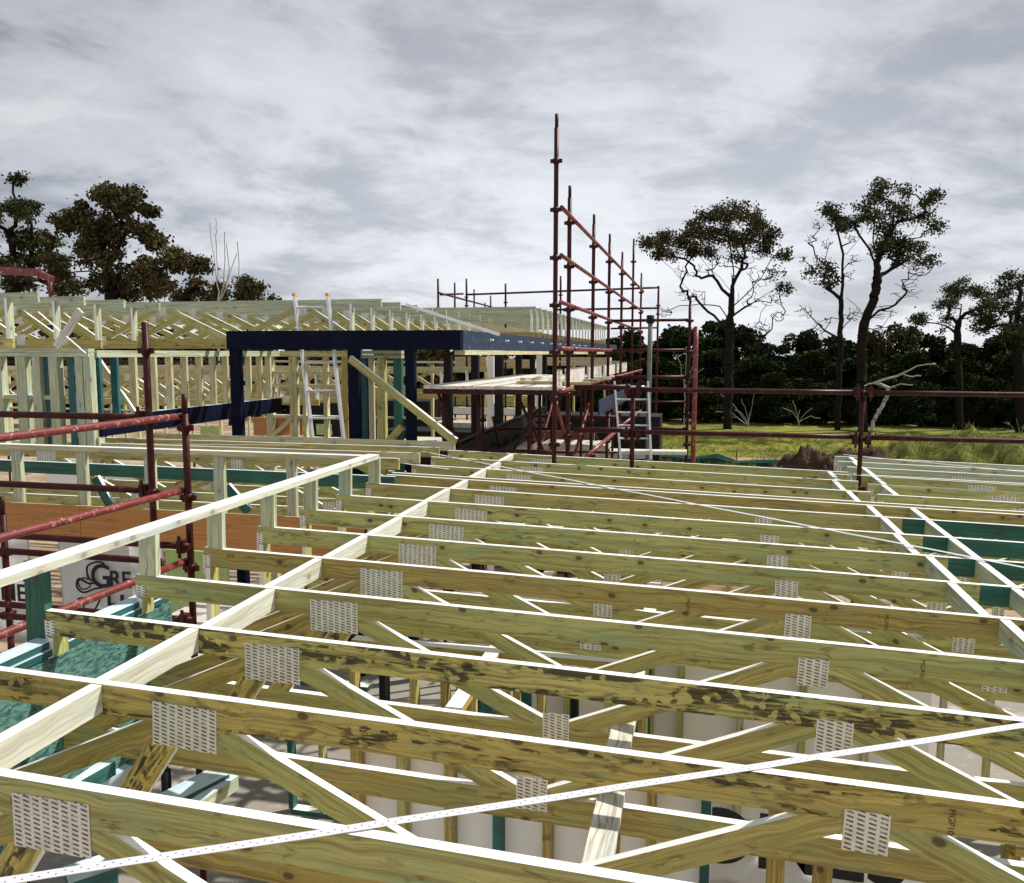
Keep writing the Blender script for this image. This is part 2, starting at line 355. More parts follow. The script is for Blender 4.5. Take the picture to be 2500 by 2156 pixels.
# ------------------------------------------------------------------ ground
def sheet(name, xs, ys, hf, m, kind='structure'):
    bm = bmesh.new(); g = [[bm.verts.new((x, y, hf(x, y))) for x in xs] for y in ys]
    for j in range(len(ys)-1):
        for i in range(len(xs)-1):
            f = bm.faces.new((g[j][i], g[j][i+1], g[j+1][i+1], g[j+1][i])); f.smooth = True
    o = mesh(name, bm, m); o['kind'] = kind; return o
from mathutils import noise as mn
def fr(a, b, n): return [a+(b-a)*i/n for i in range(n+1)]
sheet('ground', fr(-600, 600, 12), fr(-300, 900, 12), lambda x, y: 0, DIRT)
sheet('lawn', fr(-6, 60, 60), fr(36.5, 80, 60), lambda x, y: .004+max(0, .05*mn.noise(Vector((x*.3, y*.3, 0))))*min(1, (y-36.5)/2), GRASS)
sheet('road', [4, 16], [60.5, 63], lambda x, y: .25, CONC)
def hump(cx, cy, rx_, ry_, h, n):
    def f(x, y):
        d = ((x-cx)/rx_)**2+((y-cy)/ry_)**2
        e = max(0, 1-d); e = e*e*(3-2*e)
        v = Vector((x*.9, y*.9, n)); return h*e*(1+.5*mn.noise(v)+.42*mn.noise(v*2.7)+.16*mn.noise(v*7)+.09*mn.noise(v*15))-.05
    return f
sheet('soil_mound', fr(1.2, 7.6, 120), fr(24, 34, 140), hump(4.5, 28, 3.5, 4.4, 1.05, 1), SOIL)
sheet('spoil_heap', fr(3.2, 22, 100), fr(25, 37, 60), hump(12.0, 30.0, 9.8, 5.5, 1.45, 5), WEEDS)
sheet('woodland_floor', fr(-300, 300, 20), fr(61.5, 600, 20), lambda x, y: .02, FLOOR)
sheet('concrete_slab', [-8.6, 6], [.2, 12], lambda x, y: .10, CONC)

# ------------------------------------------------------------------ near roof trusses (roof frame)
TY = lambda k: 1.801+.6*k
def truss(label, X0, X1, Y, top=OLIVE, bot=KHAKI, web=OLIVE, segs=None, tops=(-1.69, .53, 2.75), bots=(-.576, 1.65), M=ROOF,
          group='roof trusses of the near roof', ends=True, ts=None, det=True, kingposts=False, name='roof_truss', over=0):
    rt = thing(name, label, 'roof truss', (X0, Y, 0), M, group)
    yc = Y+.0175
    if segs is None: segs = [(X0, X1, top)]
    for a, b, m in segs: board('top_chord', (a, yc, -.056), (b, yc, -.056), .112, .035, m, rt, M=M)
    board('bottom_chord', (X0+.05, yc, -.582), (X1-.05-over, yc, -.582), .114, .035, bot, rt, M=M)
    def web_(a, b, w_, t_, m): board('web', (a[0], yc, a[1]), (b[0], yc, b[1]), w_, t_, m, rt, M=M)
    for i, a in enumerate(tops):
        lo = [b for b in bots if b < a]; hi = [b for b in bots if b > a]
        if hi and X0 < a < X1 and X0 < hi[0] < X1: web_((a+.02, -.085), (hi[0]-.02, -.56), .082, .033, web)
        if lo and X0 < a < X1 and X0 < lo[-1] < X1: web_((lo[-1]+.02, -.56), (a-.02, -.085), .082, .031, KHAKI)
    if det and X0 < tops[0]:
        web_((tops[0]-.02, -.09), (X0+.12, -.56), .082, .031, BROWN)
        web_((tops[0]-.05, -.12), (tops[0]-.36, -.60), .10, .029, GOLD)
    if ends:
        for xe in (X0+.045,): web_((xe, -.113), (xe, -.53), .09, .030, OLIVE)
    if kingposts:
        xk = X1-.09-over; web_((xk, -.06), (xk, -.53), .09, .037, PALE)
    def plate(x0, x1, z0, z1):
        bm = bmesh.new(); add_box(bm, (0, -.0012, 0), (x1-x0, .0012, z1-z0))
        mesh('nail_plate', bm, PLATE, M @ Matrix.Translation((x0+jx(), Y-.0022, z0+jx())) @ Matrix.Rotation(jr.uniform(-.025, .025), 4, 'Y'), rt)
    jr = random.Random(int(Y*1000)); jx = lambda: jr.uniform(-.006, .006)
    if X0 < tops[0] < X1: plate(tops[0]-.125, tops[0]+.125, -.198, -.040)
    for a in tops[1:]:
        if X0 < a < X1: plate(a-.0625, a+.0625, -.198, -.073)
    for b in bots:
        if X0 < b < X1: plate(b-.0625, b+.0625, -.594, -.462)
    if kingposts: plate(xk-.03, xk+.03, -.17, -.075)
    if ends: plate(X0+.005, X0+.055, -.165, -.045)
    return rt
tone = {0: (OLIVE, KHAKI), 1: (GOLD, BROWN), 2: (MOULD, KHAKI), 3: (OLIVE, KHAKI), 4: (BROWN, KHAKI), 5: (OLIVE, OLIVE), 6: (OLIVE, OLIVE),
        7: (OLIVE, KHAKI), 8: (KHAKI, OLIVE), 8.8: (BROWN, KHAKI), 9.03: (OLIVE, KHAKI), 9.93: (KHAKI, OLIVE), 10.95: (OLIVE, OLIVE), 11.95: (OLIVE, KHAKI)}
desc = {0: 'olive pine roof truss, lowest in the photo, crossing the bottom left corner',
        1: 'golden water-stained roof truss crossing just behind the lowest truss',
        2: 'roof truss with black mould patches and round pale spots along its top chord',
        3: 'olive roof truss directly behind the mould-blackened truss',
        4: 'brown-toned roof truss, second one behind the mould-blackened truss'}
near = {}
for i, k in enumerate(sorted(tone)):
    X1 = 3.3 if k < 9.5 else 1.52
    top, bot = tone[k]
    segs = None
    if k in (5, 6, 7, 8): segs = [(-2.81, 1.53, top), (1.532, X1, GREEN)]
    lab = desc.get(k, 'olive roof truss, %s counted up from the bottom edge of the photo' % ORD[i])
    near[k] = truss(lab, -2.81, X1, TY(k), top, bot, segs=segs, tops=(-1.69, .53, 2.75), bots=(-.576, 1.65))
for i, Y in enumerate((7.66, 8.25, 8.85, 9.4, 9.85, 10.3)):
    truss('pale roof truss cut off by the right edge, %s of six counting away' % ORD[i],
          1.555 + (.03 if i % 2 else 0), 4.2, Y+.0, PALE if i > 2 else OLIVE, OLIVE, tops=(2.75,), bots=(1.95, 3.5), det=False,
          group='short roof trusses at the right edge of the near roof')
# blocking between the trusses
ks = sorted(k for k in tone)
def blockrow(xs, row, w_, g):
    for j, (k0, k1) in enumerate(zip(ks, ks[1:])):
        if k1-k0 < .5: continue
        x = xs[j % len(xs)] if not isinstance(xs, dict) else xs.get(j)
        if x is None: continue
        o = board('blocking', (x, TY(k0)+.037, -.053), (x, TY(k1)-.002, -.053), .10, w_, BLOCKW if row == 'left' else PALE, M=ROOF)
        tag(o, 'pine block in the %s row, bridging %s and %s trusses from the bottom' % (row, ORD[j], ORD[j+1]), 'blocking', g)
blockrow({0: -2.045, 1: -2.06, 2: -2.035, 3: -2.075, 4: -2.05, 5: -2.04, 6: -2.055, 7: -2.06, 8: -2.04, 9: -2.05, 10: -2.05, 11: -2.04, 12: -2.05}, 'left', .046, 'left row of blocking')
blockrow({0: 1.38, 1: 1.42, 2: 1.39, 3: 1.455, 4: 1.385, 5: 1.42, 6: 1.36, 7: 1.395, 8: 1.38, 9: 1.36, 10: 1.33, 11: 1.30, 12: 1.34}, 'right', .046, 'right row of blocking')
blockrow({4: 1.70, 5: 1.703, 6: 1.71, 7: 1.708, 8: 1.71, 3: 1.70, 9: 1.71}, 'far right', .046, 'far right row of blocking')
for i, (x, Y0, Y1) in enumerate(((1.72, 7.70, 8.25), (1.74, 8.29, 8.85), (1.75, 8.89, 9.4), (1.73, 9.44, 9.85), (1.76, 9.89, 10.3))):
    tag(board('blocking', (x, Y0+.002, -.05), (x, Y1-.002, -.05), .098, .046, PALE, M=ROOF),
        'pale block between the short right-hand trusses, %s of five counting away' % ORD[i], 'blocking', 'blocking between the short right-hand trusses')
# small end plates hung beside the far right blocking
for i, k in enumerate((4, 5, 6, 7)):
    bm = bmesh.new(); add_box(bm, (0, -.001, 0), (.055, .001, .085))
    tag(mesh('truss_bracket', bm, PLATE, ROOF @ Matrix.Translation((1.60, TY(k)-.004, -.2))),
        'small punched metal bracket on the %s truss, beside the right blocking' % ORD[k], 'bracket', 'small brackets by the right-hand blocking')
# grade stamps and marks on the nearest timbers
def stamp(k, x, z, s=.026, txt='MGP10'):
    par = near[k].children[0] if False else [c for c in near[k].children if c.name.startswith('top_chord')][0]
    M = ROOF @ Matrix.Translation((x, TY(k)-.0008, z)) @ FACE @ Matrix.Rotation(R(-90), 4, 'Z')
    text('grade_stamp', txt, s, INK, M, par, .0003)
for k, x, z in ((1, -1.03, -.02), (1, .74, -.03), (2, .34, -.03), (3, .95, -.03), (4, .93, -.03), (4, -.02, -.04), (0, .2, -.02)): 
    stamp(k, x, z)
for k, x, z in ((4, -2.66, -.045), (5, -2.66, -.05)):
    par = [c for c in near[k].children if c.name.startswith('top_chord')][0]
    text('pencil_mark', 'SZE', .03, INK, ROOF @ Matrix.Translation((x, TY(k)-.0008, z)) @ FACE, par, .0003, shear=.3)
# bracing straps over the roof
def strap(a, b, label, w_=.03, M=ROOF, sag=0):
    a = Vector(a); b = Vector(b); x = (b-a); L = x.length; x.normalize(); z = Vector((0, 0, 1)).cross(x).normalized(); y = z.cross(x)
    Mx = Matrix(((x.x, y.x, z.x, a.x), (x.y, y.y, z.y, a.y), (x.z, y.z, z.z, a.z), (0, 0, 0, 1)))
    bm = bmesh.new(); n = 24; prev = None
    for i in range(n+1):
        u = L*i/n; s = -sag*(1-(2*i/n-1)**2) * (1 if y.z > 0 else -1)
        s += .0012*math.sin(i*2.1)
        cur = [bm.verts.new((u, s+dy, dz)) for dy, dz in ((-.0006, -w_/2), (.0006, -w_/2), (.0006, w_/2), (-.0006, w_/2))]
        if prev:
            for q in range(4): bm.faces.new((prev[q], prev[(q+1) % 4], cur[(q+1) % 4], cur[q]))
        else: bm.faces.new(cur[::-1])
        prev = cur
    bm.faces.new(prev)
    return tag(mesh('bracing_strap', bm, STRAP, M @ Mx), label, 'metal strap')
strap((-2.2, 1.0, .008), (2.3, 3.66, .008), 'perforated white steel strap running diagonally across the nearest trusses', .031, sag=.004)
strap((-3.45, 8.98, .012), (3.3, 4.26, .012), 'long thin steel strap crossing the middle of the near roof', .032)
strap((1.3, 8.70, .014), (4.4, 8.62, .014), 'steel strap lying level across the short trusses at the right edge', .035)
strap((1.7, 10.42, .012), (4.2, 9.35, .012), 'steel strap over the farthest trusses in the upper right corner of the near roof', .035)
strap((-3.6, 7.95, .02), (-2.35, 7.55, .012), 'short steel strap end beside the raised corner rail', .03)
strap((-6.6, 8.2, -.03), (-3.2, 9.0, .02), 'steel strap over the far left trusses behind the red scaffold posts', .03)
# loose planks on the bottom chords
for i, (p, q) in enumerate((((740, 1620), (870, 1135)), ((905, 900), (965, 590)))):
    a = rZ(*B3(*p), -.50); b = rZ(*B3(*q), -.50)
    if i: a = Vector((b.x-.0, b.y-.62, -.50)); 
    else: a = Vector((b.x-.0, b.y-.66, -.50))
    tag(board('loose_plank', a, b, .035, .10, WHITEPINE, M=ROOF, edge=False),  # whole plank near-white: sunlight on its top put into the colour
        ('sunlit-white loose plank on the bottom chords, nearer of two' if i == 0 else 'sunlit-white loose plank on the bottom chords, farther of two'), 'plank', 'sunlit-white planks lying inside the trusses')

# ------------------------------------------------------------------ raised parapet frame on the left
pf = thing('parapet_frame', 'pale raised timber rail on short posts along the left ends of the trusses', 'parapet frame', (-2.74, 1.2, 0), ROOF)
board('top_rail', (-2.735, 1.0, .240), (-2.735, 6.60, .240), .036, .10, BLOCKW, pf, M=ROOF, up=(0, 0, 1), edge=LIT_EDGE)
for k in range(0, 9):
    Y = TY(k); m = GREEN if k == 2 else PALE; b = -.19 if k in (0, 1, 2) else .001
    x = -2.735 if k > 2 else -2.80
    xb = -2.862 if k <= 2 else x-.01
    if k <= 2: board('post', (-2.862, Y+.02, -.33), (-2.862, Y+.02, .221), .045, .10, TEAL if k == 1 else GREEN, pf, M=ROOF, up=(0, 1, 0), edge=False)
    else: board('post', (x, Y+.0175, .001), (x, Y+.0175, .221), .035, .10, m, pf, M=ROOF, up=(0, 1, 0), edge=False)
bf = thing('parapet_frame', 'level timber rail on short posts crossing behind the two red scaffold posts', 'parapet frame', (-5, 6.7, 3.2))
Yb = 6.66
pl = wY(*T1(0, 25), Yb); pr_ = wY(912, 1112, Yb)
board('top_rail', (-7.6, Yb, pl.z), (pr_.x, Yb, pl.z+.0), .045, .09, STRAW, bf, edge=LIT_EDGE)
zr = pl.z-.023
for x0, x1 in ((85, 160), (555, 628), (1048, 1115), (1550, 1615)):
    a = wY(*T1((x0+x1)/2, 60), Yb); z0 = wY(*T1(x0, 440), Yb).z
    board('post', (a.x, Yb, 2.86), (a.x, Yb, zr), .045, .105, PALE, bf, up=(0, 1, 0), edge=False)
for x in (330,):
    a = wY(600+x*.33784, 1100, Yb); board('post', (a.x, Yb, 2.86), (a.x, Yb, zr), .045, .09, PALE, bf, up=(0, 1, 0), edge=False)
g0 = wY(*T1(0, 165), 6.95)
o = board('green_beam', (-7.6, 6.95, g0.z), (-2.7, 6.95, g0.z-.02), .12, .045, GREEN, edge=BLUE_EDGE); tag(o, 'dark green beam running behind the level timber rail on the left', 'beam')
p0 = wY(*T1(0, 430), 6.58)
for i, (xa, xb) in enumerate(((-7.7, -5.752), (-5.745, -2.85))):
    o = board('formply_panel', (xa, 6.58, p0.z-.175), (xb, 6.58, p0.z-.178), .36, .018, PLY, edge=STRAW)
    tag(o, 'orange formply strip under the level rail, %s of the vertical joint' % ('left' if i == 0 else 'right'), 'plywood panel', 'orange formply strips')
for i, (p, q) in enumerate((((690, 255), (800, 450)), ((1640, 320), (1800, 500)))):
    a = wY(*T1(*p), 6.8); b = wY(*T1(*q), 6.8)
    tag(board('diagonal_brace', a, b, .09, .04, TEAL, edge=BLUE_EDGE), 'green diagonal brace behind the orange plywood, %s one' % ('left' if i == 0 else 'right'), 'brace', 'green diagonal braces')
# teal sheathed wall plate under the truss ends
tw = thing('sheathed_wall', 'teal sheathed wall with blue-topped plates under the left truss ends', 'wall', (-2.80, 1, 0), ROOF)
board('top_plate', (-2.815, .9, -.145), (-2.815, 3.80, -.145), .03, .09, TEAL, tw, M=ROOF, edge=BLUE_EDGE)
board('top_plate', (-2.80, .9, -.178), (-2.80, 3.80, -.178), .03, .09, TEAL, tw, M=ROOF, edge=BLUE_EDGE)
def m_osb():
    m, t, b = mat('teal_fibre_sheet', .8); v, r, o = lvec(t)
    n = t.noise(t.vm('MULTIPLY', v, (22, 1, 60)), 1, 5, .7, .6); c = t.mix(t.ramp(n, .38, .62), (.008, .085, .085), (.13, .27, .22))
    t.l.new(c, b.inputs['Base Color']); t.l.new(t.bump(n, .8, .006), b.inputs['Normal']); return m
board('sheathing', (-2.748, .9, -.60), (-2.748, 3.80, -.60), .80, .012, m_osb(), tw, M=ROOF, edge=False)

# ------------------------------------------------------------------ scaffolding parts
_col = {}
def collar_mesh(m):
    if m.name in _col: return _col[m.name]
    bm = bmesh.new()
    for (a, b) in (((-.062, -.010, -.02), (.062, .010, .02)), ((-.010, -.062, -.02), (.010, .062, .02))): add_box(bm, a, b)
    add_tube(bm, [(0, 0, -.03), (0, 0, .03)], .031, 10)
    me = bpy.data.meshes.new('collar'); bm.to_mesh(me); bm.free(); me.materials.append(m); _col[m.name] = me; return me
def post(par, x, y, z0, z1, zs, m=RED, spigot=True, r=.0245):
    p = tube('post', (x, y, z0), (x, y, z1), r, m, par, n=10)
    if spigot: tube('spigot', (x, y, z1), (x, y, z1+.14), .019, m, p, n=8)
    for z in zs: link(bpy.data.objects.new('collar', collar_mesh(m)), Matrix.Translation((x, y, z)), p)
    return p
def clevis(par, x, y, z, m=RED):
    bm = bmesh.new(); add_box(bm, (-.028, -.028, -.045), (.028, .028, .045)); add_box(bm, (-.012, -.036, -.08), (.012, -.028, .08))
    return mesh('wedge_clamp', bm, m, Matrix.Translation((x, y, z)), par)
# left scaffold
s1 = thing('scaffold', 'dark red tube scaffold with two posts at the left, rails running towards the viewer', 'scaffold', (-3.7, 5.1, 0))
post(s1, -3.55, 5.1, .0, 4.02, [3.92, 3.42, 2.91, 2.40, 1.9], RED)
post(s1, -3.855, 5.12, .0, 4.66, [4.46, 3.95, 3.44, 2.92, 2.4], RED, spigot=False)
post(s1, -3.62, 1.9, .0, 4.1, [3.95, 3.4, 2.9], RED)
for z in (4.0, 3.472, 2.955): tube('rail', (-3.60, 1.2, z), (-3.595, 5.10, z), .0245, REDW, s1, over=.03)
for z in (3.985, 3.455, 2.935, 2.42): tube('rail', (-9.0, 5.12, z), (-3.93, 5.12, z), .0245, RED, s1); clevis(s1, -3.92, 5.12, z)
for z in (3.085, 2.55): tube('rail', (-9, 5.02, z), (-3.50, 5.02, z), .0245, RED, s1); clevis(s1, -3.56, 5.02, z)
post(s1, -5.25, 5.2, 0, 3.2, [2.9, 2.4, 1.9]); post(s1, -6.9, 5.2, 0, 2.9, [2.9, 2.4])
# perforated deck planks
for i in range(4):
    a = board('scaffold_plank', (-3.75-.30*i, 1.6, 2.0-.001*i), (-3.75-.30*i, 7.4, 2.0-.001*i), .04, .285, PERF, edge=PERF)
    tag(a, 'perforated steel plank beneath the left scaffold rails, %s from the near roof' % ORD[i], 'scaffold plank', 'perforated planks at the left')
# red bracket high on the left
hb = thing('steel_bracket', 'faded red steel bracket poking in at the left edge against the trees', 'bracket', (-4.9, 6, 5.3))
a = wY(*c1(-160, 590), 6); b = wY(*c1(225, 612), 6)
board('arm', a, b, .062, .05, REDW, hb, edge=False)
a2 = wY(*c1(225, 622), 6); b2 = wY(*c1(295, 650), 6); board('arm_end', a2, b2, .05, .04, REDW, hb, edge=False)
a3 = wY(*c1(283, 655), 6); b3 = wY(*c1(283, 748), 6); tube('pin', a3, b3, .014, REDW, hb)

# tall scaffold run
s2 = thing('scaffold', 'tall run of dark red scaffold posts receding beside the navy steel beam', 'scaffold', (-1.55, 8.7, 0))
runY = [8.7, 9.6, 11.75, 13.75, 15.9, 18.4, 20.8]
tops = [6.92, 0, 0, 0, 0, 0, 0]
px_top = [(1364, 278), (1397, 453), (1456, 523), (1493, 571), (1525, 615), (1550, 583), (1568, 666)]
XS = -1.55
for i, Y in enumerate(runY):
    p = wY(px_top[i][0], px_top[i][1], Y)
    x = XS if i else XS
    zs = [z for z in [2.97+.496*q for q in range(9)] if z < p.z-.05]
    post(s2, x, Y, 0, p.z-.14, zs, RED)
for z, i0 in ((5.965, 0), (5.47, 0), (4.98, 0), (4.49, 0), (4.03, 0)):
    for a, b in zip(runY, runY[1:]):
        o = .02*math.sin(a*3)
        tube('rail', (XS+.055, a+.03, z+.01), (XS+.055, b-.03, z+.01), .0235, REDW, s2)
# inner posts under the deck
for x, y in ((-3.2, 9.95), (-2.75, 10.0), (-3.35, 12.4), (-2.1, 10.0), (-2.9, 14), (-1.9, 11.9)):
    post(s2, x, y, 0, 3.98, [3.4, 2.9, 2.4], RED, spigot=False)
tube('brace', (-1.75, 9.8, 3.95), (-1.6, 9.85, 3.35), .02, REDW, s2)
tube('brace', (-3.3, 10.02, 3.95), (-3.0, 10.3, 3.0), .02, RED, s2)
for y in (9.9, 12.4, 14.8): board('transom', (-3.45, y, 3.965), (-1.45, y, 3.965), .06, .05, RED, s2, edge=False)
# deck planks
nd = 8
for i in range(nd):
    x = -3.33+i*.225
    o = board('deck_plank', (x, 9.86+.03*math.sin(i*5), 4.02), (x, 15.6+.1*math.sin(i*3), 4.02), .038, .215, PLYEND, edge=False)
    tag(o, 'pale scaffold deck plank, %s from the left of the raised platform' % ORD[i], 'scaffold plank', 'deck planks of the raised platform')
for i, (x, y, L, an) in enumerate(((-2.4, 10.6, .5, 10), (-2.0, 10.9, .45, 80), (-2.1, 11.4, .7, 20), (-2.6, 11.9, .6, 75), (-1.8, 10.4, .4, 5), (-1.95, 12.4, .7, 40))):
    dx = Vector((math.cos(R(an)), math.sin(R(an)), 0))*L
    tag(board('timber_offcut', Vector((x, y, 4.063)), Vector((x, y, 4.063))+dx, .045, .09, STRAW if i % 2 else KHAKI),
        'timber offcut lying on the raised platform, %s of six going away' % ORD[i], 'offcut', 'offcuts on the raised platform')
# toe boards along the platform
for i, (y0, y1) in enumerate(((8.95, 9.75), (9.8, 11.7), (11.8, 13.7), (13.8, 15.8), (15.9, 18.3))):
    o = board('toe_board', (-1.66, y0+.3, 4.16), (-1.66, y1, 4.16), .2, .03, PLYEND if i % 2 else WHITEPINE, edge=False)
    tag(o, 'upright toe board on the outer edge of the raised platform, %s going away' % ORD[i], 'toe board', 'toe boards of the raised platform')

# far level guard rails at the back
s3 = thing('scaffold', 'far scaffold guard rails standing against the sky above the pale trusses', 'scaffold', (-3, 24, 0))
Y3 = 24
for p, q in (((775, 160), (1865, 120)), ((1270, 245), (1865, 235))):
    a = wY(*c2(*p), Y3); b = wY(*c2(*q), Y3); tube('rail', a, b, .03, RED, s3)
for x, t_ in ((780, 70), (1310, 55), (1000, 98), (1860, 110)):
    a = wY(*c2(x, t_), Y3); post(s3, a.x, Y3, 0, a.z, [a.z-.55, a.z-.8], RED, spigot=False, r=.03)
for x, t_, yy in ((620, 70, 22), (714, 92, 25.5), (823, 130, 29), (916, 165, 32), (884, 205, 31)):
    a = wY(*c2(x, t_), yy); post(s3, a.x, yy, 0, a.z, [a.z-.8], RED, spigot=False, r=.03)
a = wY(*c2(625, 150), 22); b = wY(*c2(925, 230), 33); tube('rail', a, b, .03, RED, s3)
a = wY(*c2(635, 160), 22); b = wY(*c2(760, 155), Y3); tube('rail', a, b, .03, RED, s3)

# access tower on the right with two ladders
s4 = thing('scaffold', 'red access tower of horizontal rungs and twin posts right of the tall posts', 'scaffold', (-.2, 13.6, 0))
Y4 = 13.6
for x, t_, bz in ((1325, 200, 0), ):
    a = wY(*L4(x, t_), Y4); post(s4, a.x, Y4, 0, a.z-.2, [z for z in (4.97, 4.47, 3.97, 3.47, 2.97, 2.47)], RED)
a = wY(*L4(1378, 510), Y4-.1); tube('post', (a.x, Y4-.1, 0), (a.x, Y4-.1, a.z), .04, REDW, s4)
for (xa, ya, xb, yb, r, yy) in ((615, 460, 1300, 450, .024, Y4), (615, 730, 1280, 725, .024, Y4), (640, 975, 1285, 972, .03, Y4), (720, 1196, 1285, 1196, .016, Y4),
                           (820, 1440, 1280, 1442, .026, Y4), (270, 1065, 780, 1062, .03, 9.0), (265, 1455, 800, 1450, .03, 9.0), (600, 530, 1020, 522, .02, 17)):
    a = wY(*L4(xa, ya), yy); b = wY(*L4(xb, yb), yy); tube('rail', a, b, r, RED, s4 if yy > 10 else s2)
a = wY(*L4(380, 1690), 9.4); b = wY(*L4(640, 1470), 10.6); tube('brace', a, b, .024, REDW, s2)
a = wY(*L4(700, 1410), 11.5); b = wY(*L4(870, 1280), 12.5); tube('brace', a, b, .022, REDW, s2)
tp = thing('timber_prop', 'grey timber prop standing upright beside the access ladder', 'prop', (-.85, 12.5, 0))
a = wY(*L4(960, 470), 12.4); tube('pole', (a.x, 12.4, 0), (a.x, 12.4, a.z), .034, WEATH, tp)
tube('clip', (a.x, 12.4, a.z-.02), (a.x, 12.4, a.z+.1), .06, BLACK, tp, n=6)
def ladder(label, xl0, yb, xr0, yt, Y, xl1, xr1, n, m=ALU, caps=None, Yb=None, cuts=None, r=.03):
    """leaning ladder; feet pixels (xl0, xr0, yb), head pixels (xl1, xr1, yt)"""
    Yb = Yb or Y; f0 = wY(xl0, yb, Yb); f1 = wY(xr0, yb, Yb); h0 = wY(xl1, yt, Y); h1 = wY(xr1, yt, Y)
    t_ = thing('ladder', label, 'ladder', (f0+f1)/2)
    for a, b in ((f0, h0), (f1, h1)):
        s = board('stile', a, b, r*2.3, r, m, t_, up=(0, 1, 0), edge=False)
        if caps:
            e = b+(b-a).normalized()*.035; board('end_cap', b, e, r*2.6, r*1.5, ORANGE, s, up=(0, 1, 0), edge=False)
    for i in range(n):
        u = (i+.6)/n; tube('rung', f0.lerp(h0, u), f1.lerp(h1, u), r*.5, m, t_, n=8)
    return t_
ladder('aluminium ladder with orange end caps leaning behind the navy steel beam', *L2(1099, 3563), L2(1344, 3563)[0], L2(665, 85)[1], 10.40,
       L2(665, 75)[0], L2(965, 75)[0], 14, caps=True, Yb=10.14)
# correct unpacking keeps the stiles parallel
ladder('short steel ladder in the access tower between two red posts', *L4(690, 1720), L4(968, 1720)[0], L4(640, 1010)[1], 11.2,
       L4(635, 1000)[0], L4(940, 1000)[0], 6, m=ALU, Yb=10.9, r=.022)
tag(board('walk_board', wY(*L4(680, 1648), 11.8), wY(*L4(1290, 1655), 11.8), .05, .25, PLYEND, edge=False), 'pale board laid across the foot of the access tower', 'plank')

# near guard rails on the right
s5 = thing('scaffold', 'two long level red guard rails in front of the dark trees on the right', 'scaffold', (1.5, 8.7, 0))
for z in (4.07, 3.625):
    tube('rail', (-.72, 8.7, z), (1.50, 8.7, z), .0245, RED, s5); tube('rail', (1.60, 8.7, z-.003), (4.4, 8.7, z-.003), .0245, RED, s5)
for x in (-.715, 1.553):
    post(s5, x, 8.74, 0, 4.09, [4.05, 3.60, 3.1], RED, spigot=False, r=.024)
    for s in (-1, 1):
        for z in (4.07, 3.60): clevis(s5, x+s*.06, 8.7, z)
post(s5, 3.9, 8.74, 0, 4.09, [4.05, 3.6])

# ------------------------------------------------------------------ navy steel frame
sf = thing('steel_portal', 'navy blue steel portal beam on square columns in the middle distance', 'steel frame', (-5, 11.3, 0))
Yf = 10.0; zt, zb = wY(1128, 806, Yf).z, wY(1128, 854, Yf).z; xL = wY(558.7, 832, Yf).x; xR = wY(1128, 832, Yf).x
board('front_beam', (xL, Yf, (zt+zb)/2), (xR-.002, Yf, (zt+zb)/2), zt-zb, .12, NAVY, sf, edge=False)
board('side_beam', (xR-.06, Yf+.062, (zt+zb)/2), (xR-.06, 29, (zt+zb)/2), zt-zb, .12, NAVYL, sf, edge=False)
board('timber_packer', (xR-.06, Yf+.1, zb-.035), (xR-.06, 27, zb-.035), .06, .14, STRAW, sf, edge=False)
for i in range(11):
    bm = bmesh.new(); add_tube(bm, [(0, 0, 0), (.05, 0, 0)], .012, 6); add_box(bm, (0, -.03, -.02), (.008, .03, .02))
    mesh('bolt', bm, GALV, Matrix.Translation((xR+.0005, 11.4+i*.95, (zt+zb)/2+.02)), sf)
for (x0, x1, y1) in ((468, 487, 890), (706, 727, 905), (822, 840, 905)):
    a = wY(x0*1.20656, 860, Yf); b = wY(x1*1.20656, 860, Yf); board('column', ((a.x+b.x)/2, Yf, 0), ((a.x+b.x)/2, Yf, zb-.002), .10, abs(b.x-a.x), NAVY if x0 != 822 else NAVY, sf, up=(0, 1, 0), edge=False)
for i, (x0, x1, m, Y) in enumerate(((370, 445, BLACK, 12.5), (655, 728, BLACK, 14.5), (890, 985, BLACK, 16.5), (1120, 1180, BLACK, 19), (1270, 1320, BLACK, 21), (1395, 1445, BLACK, 23))):
    a = wY(*L3(x0, 500), Y); b = wY(*L3(x1, 500), Y)
    board('column', ((a.x+b.x)/2, Y, 0), ((a.x+b.x)/2, Y, zb-.07), .12, abs(b.x-a.x), m, sf, up=(0, 1, 0), edge=False)
for i, (x0, x1, Y, t_) in enumerate(((0, 55, 10.3, 425), (820, 890, 15.5, 470), (1338, 1395, 22, 460))):
    a = wY(*L3(x0, 500), Y); b = wY(*L3(x1, 500), Y); 
    o = board('wall_panel', ((a.x+b.x)/2, Y, .1), ((a.x+b.x)/2, Y, wY(*L3(x0, t_), Y).z), .05, abs(b.x-a.x), WRAP, up=(0, 1, 0), edge=False)
    tag(o, 'narrow white wrapped post under the navy side beam, %s from the left' % ORD[i], 'post', 'white wrapped posts under the side beam')
# long brace leaning on the frame
a = wY(*L2(1165, 650), 9.85); b = wY(*L2(2120, 1400), 9.3)
tag(board('timber_brace', a, b, .09, .045, KHAKI), 'long timber brace sloping down right from the navy steel column', 'brace')
a = wY(*L2(1630, 1265), 10.15); b = wY(*L2(1500, 1410), 10.15)
tag(board('timber_brace', a, b, .09, .04, KHAKI), 'short timber brace at the foot of the green studs by the steel frame', 'brace')
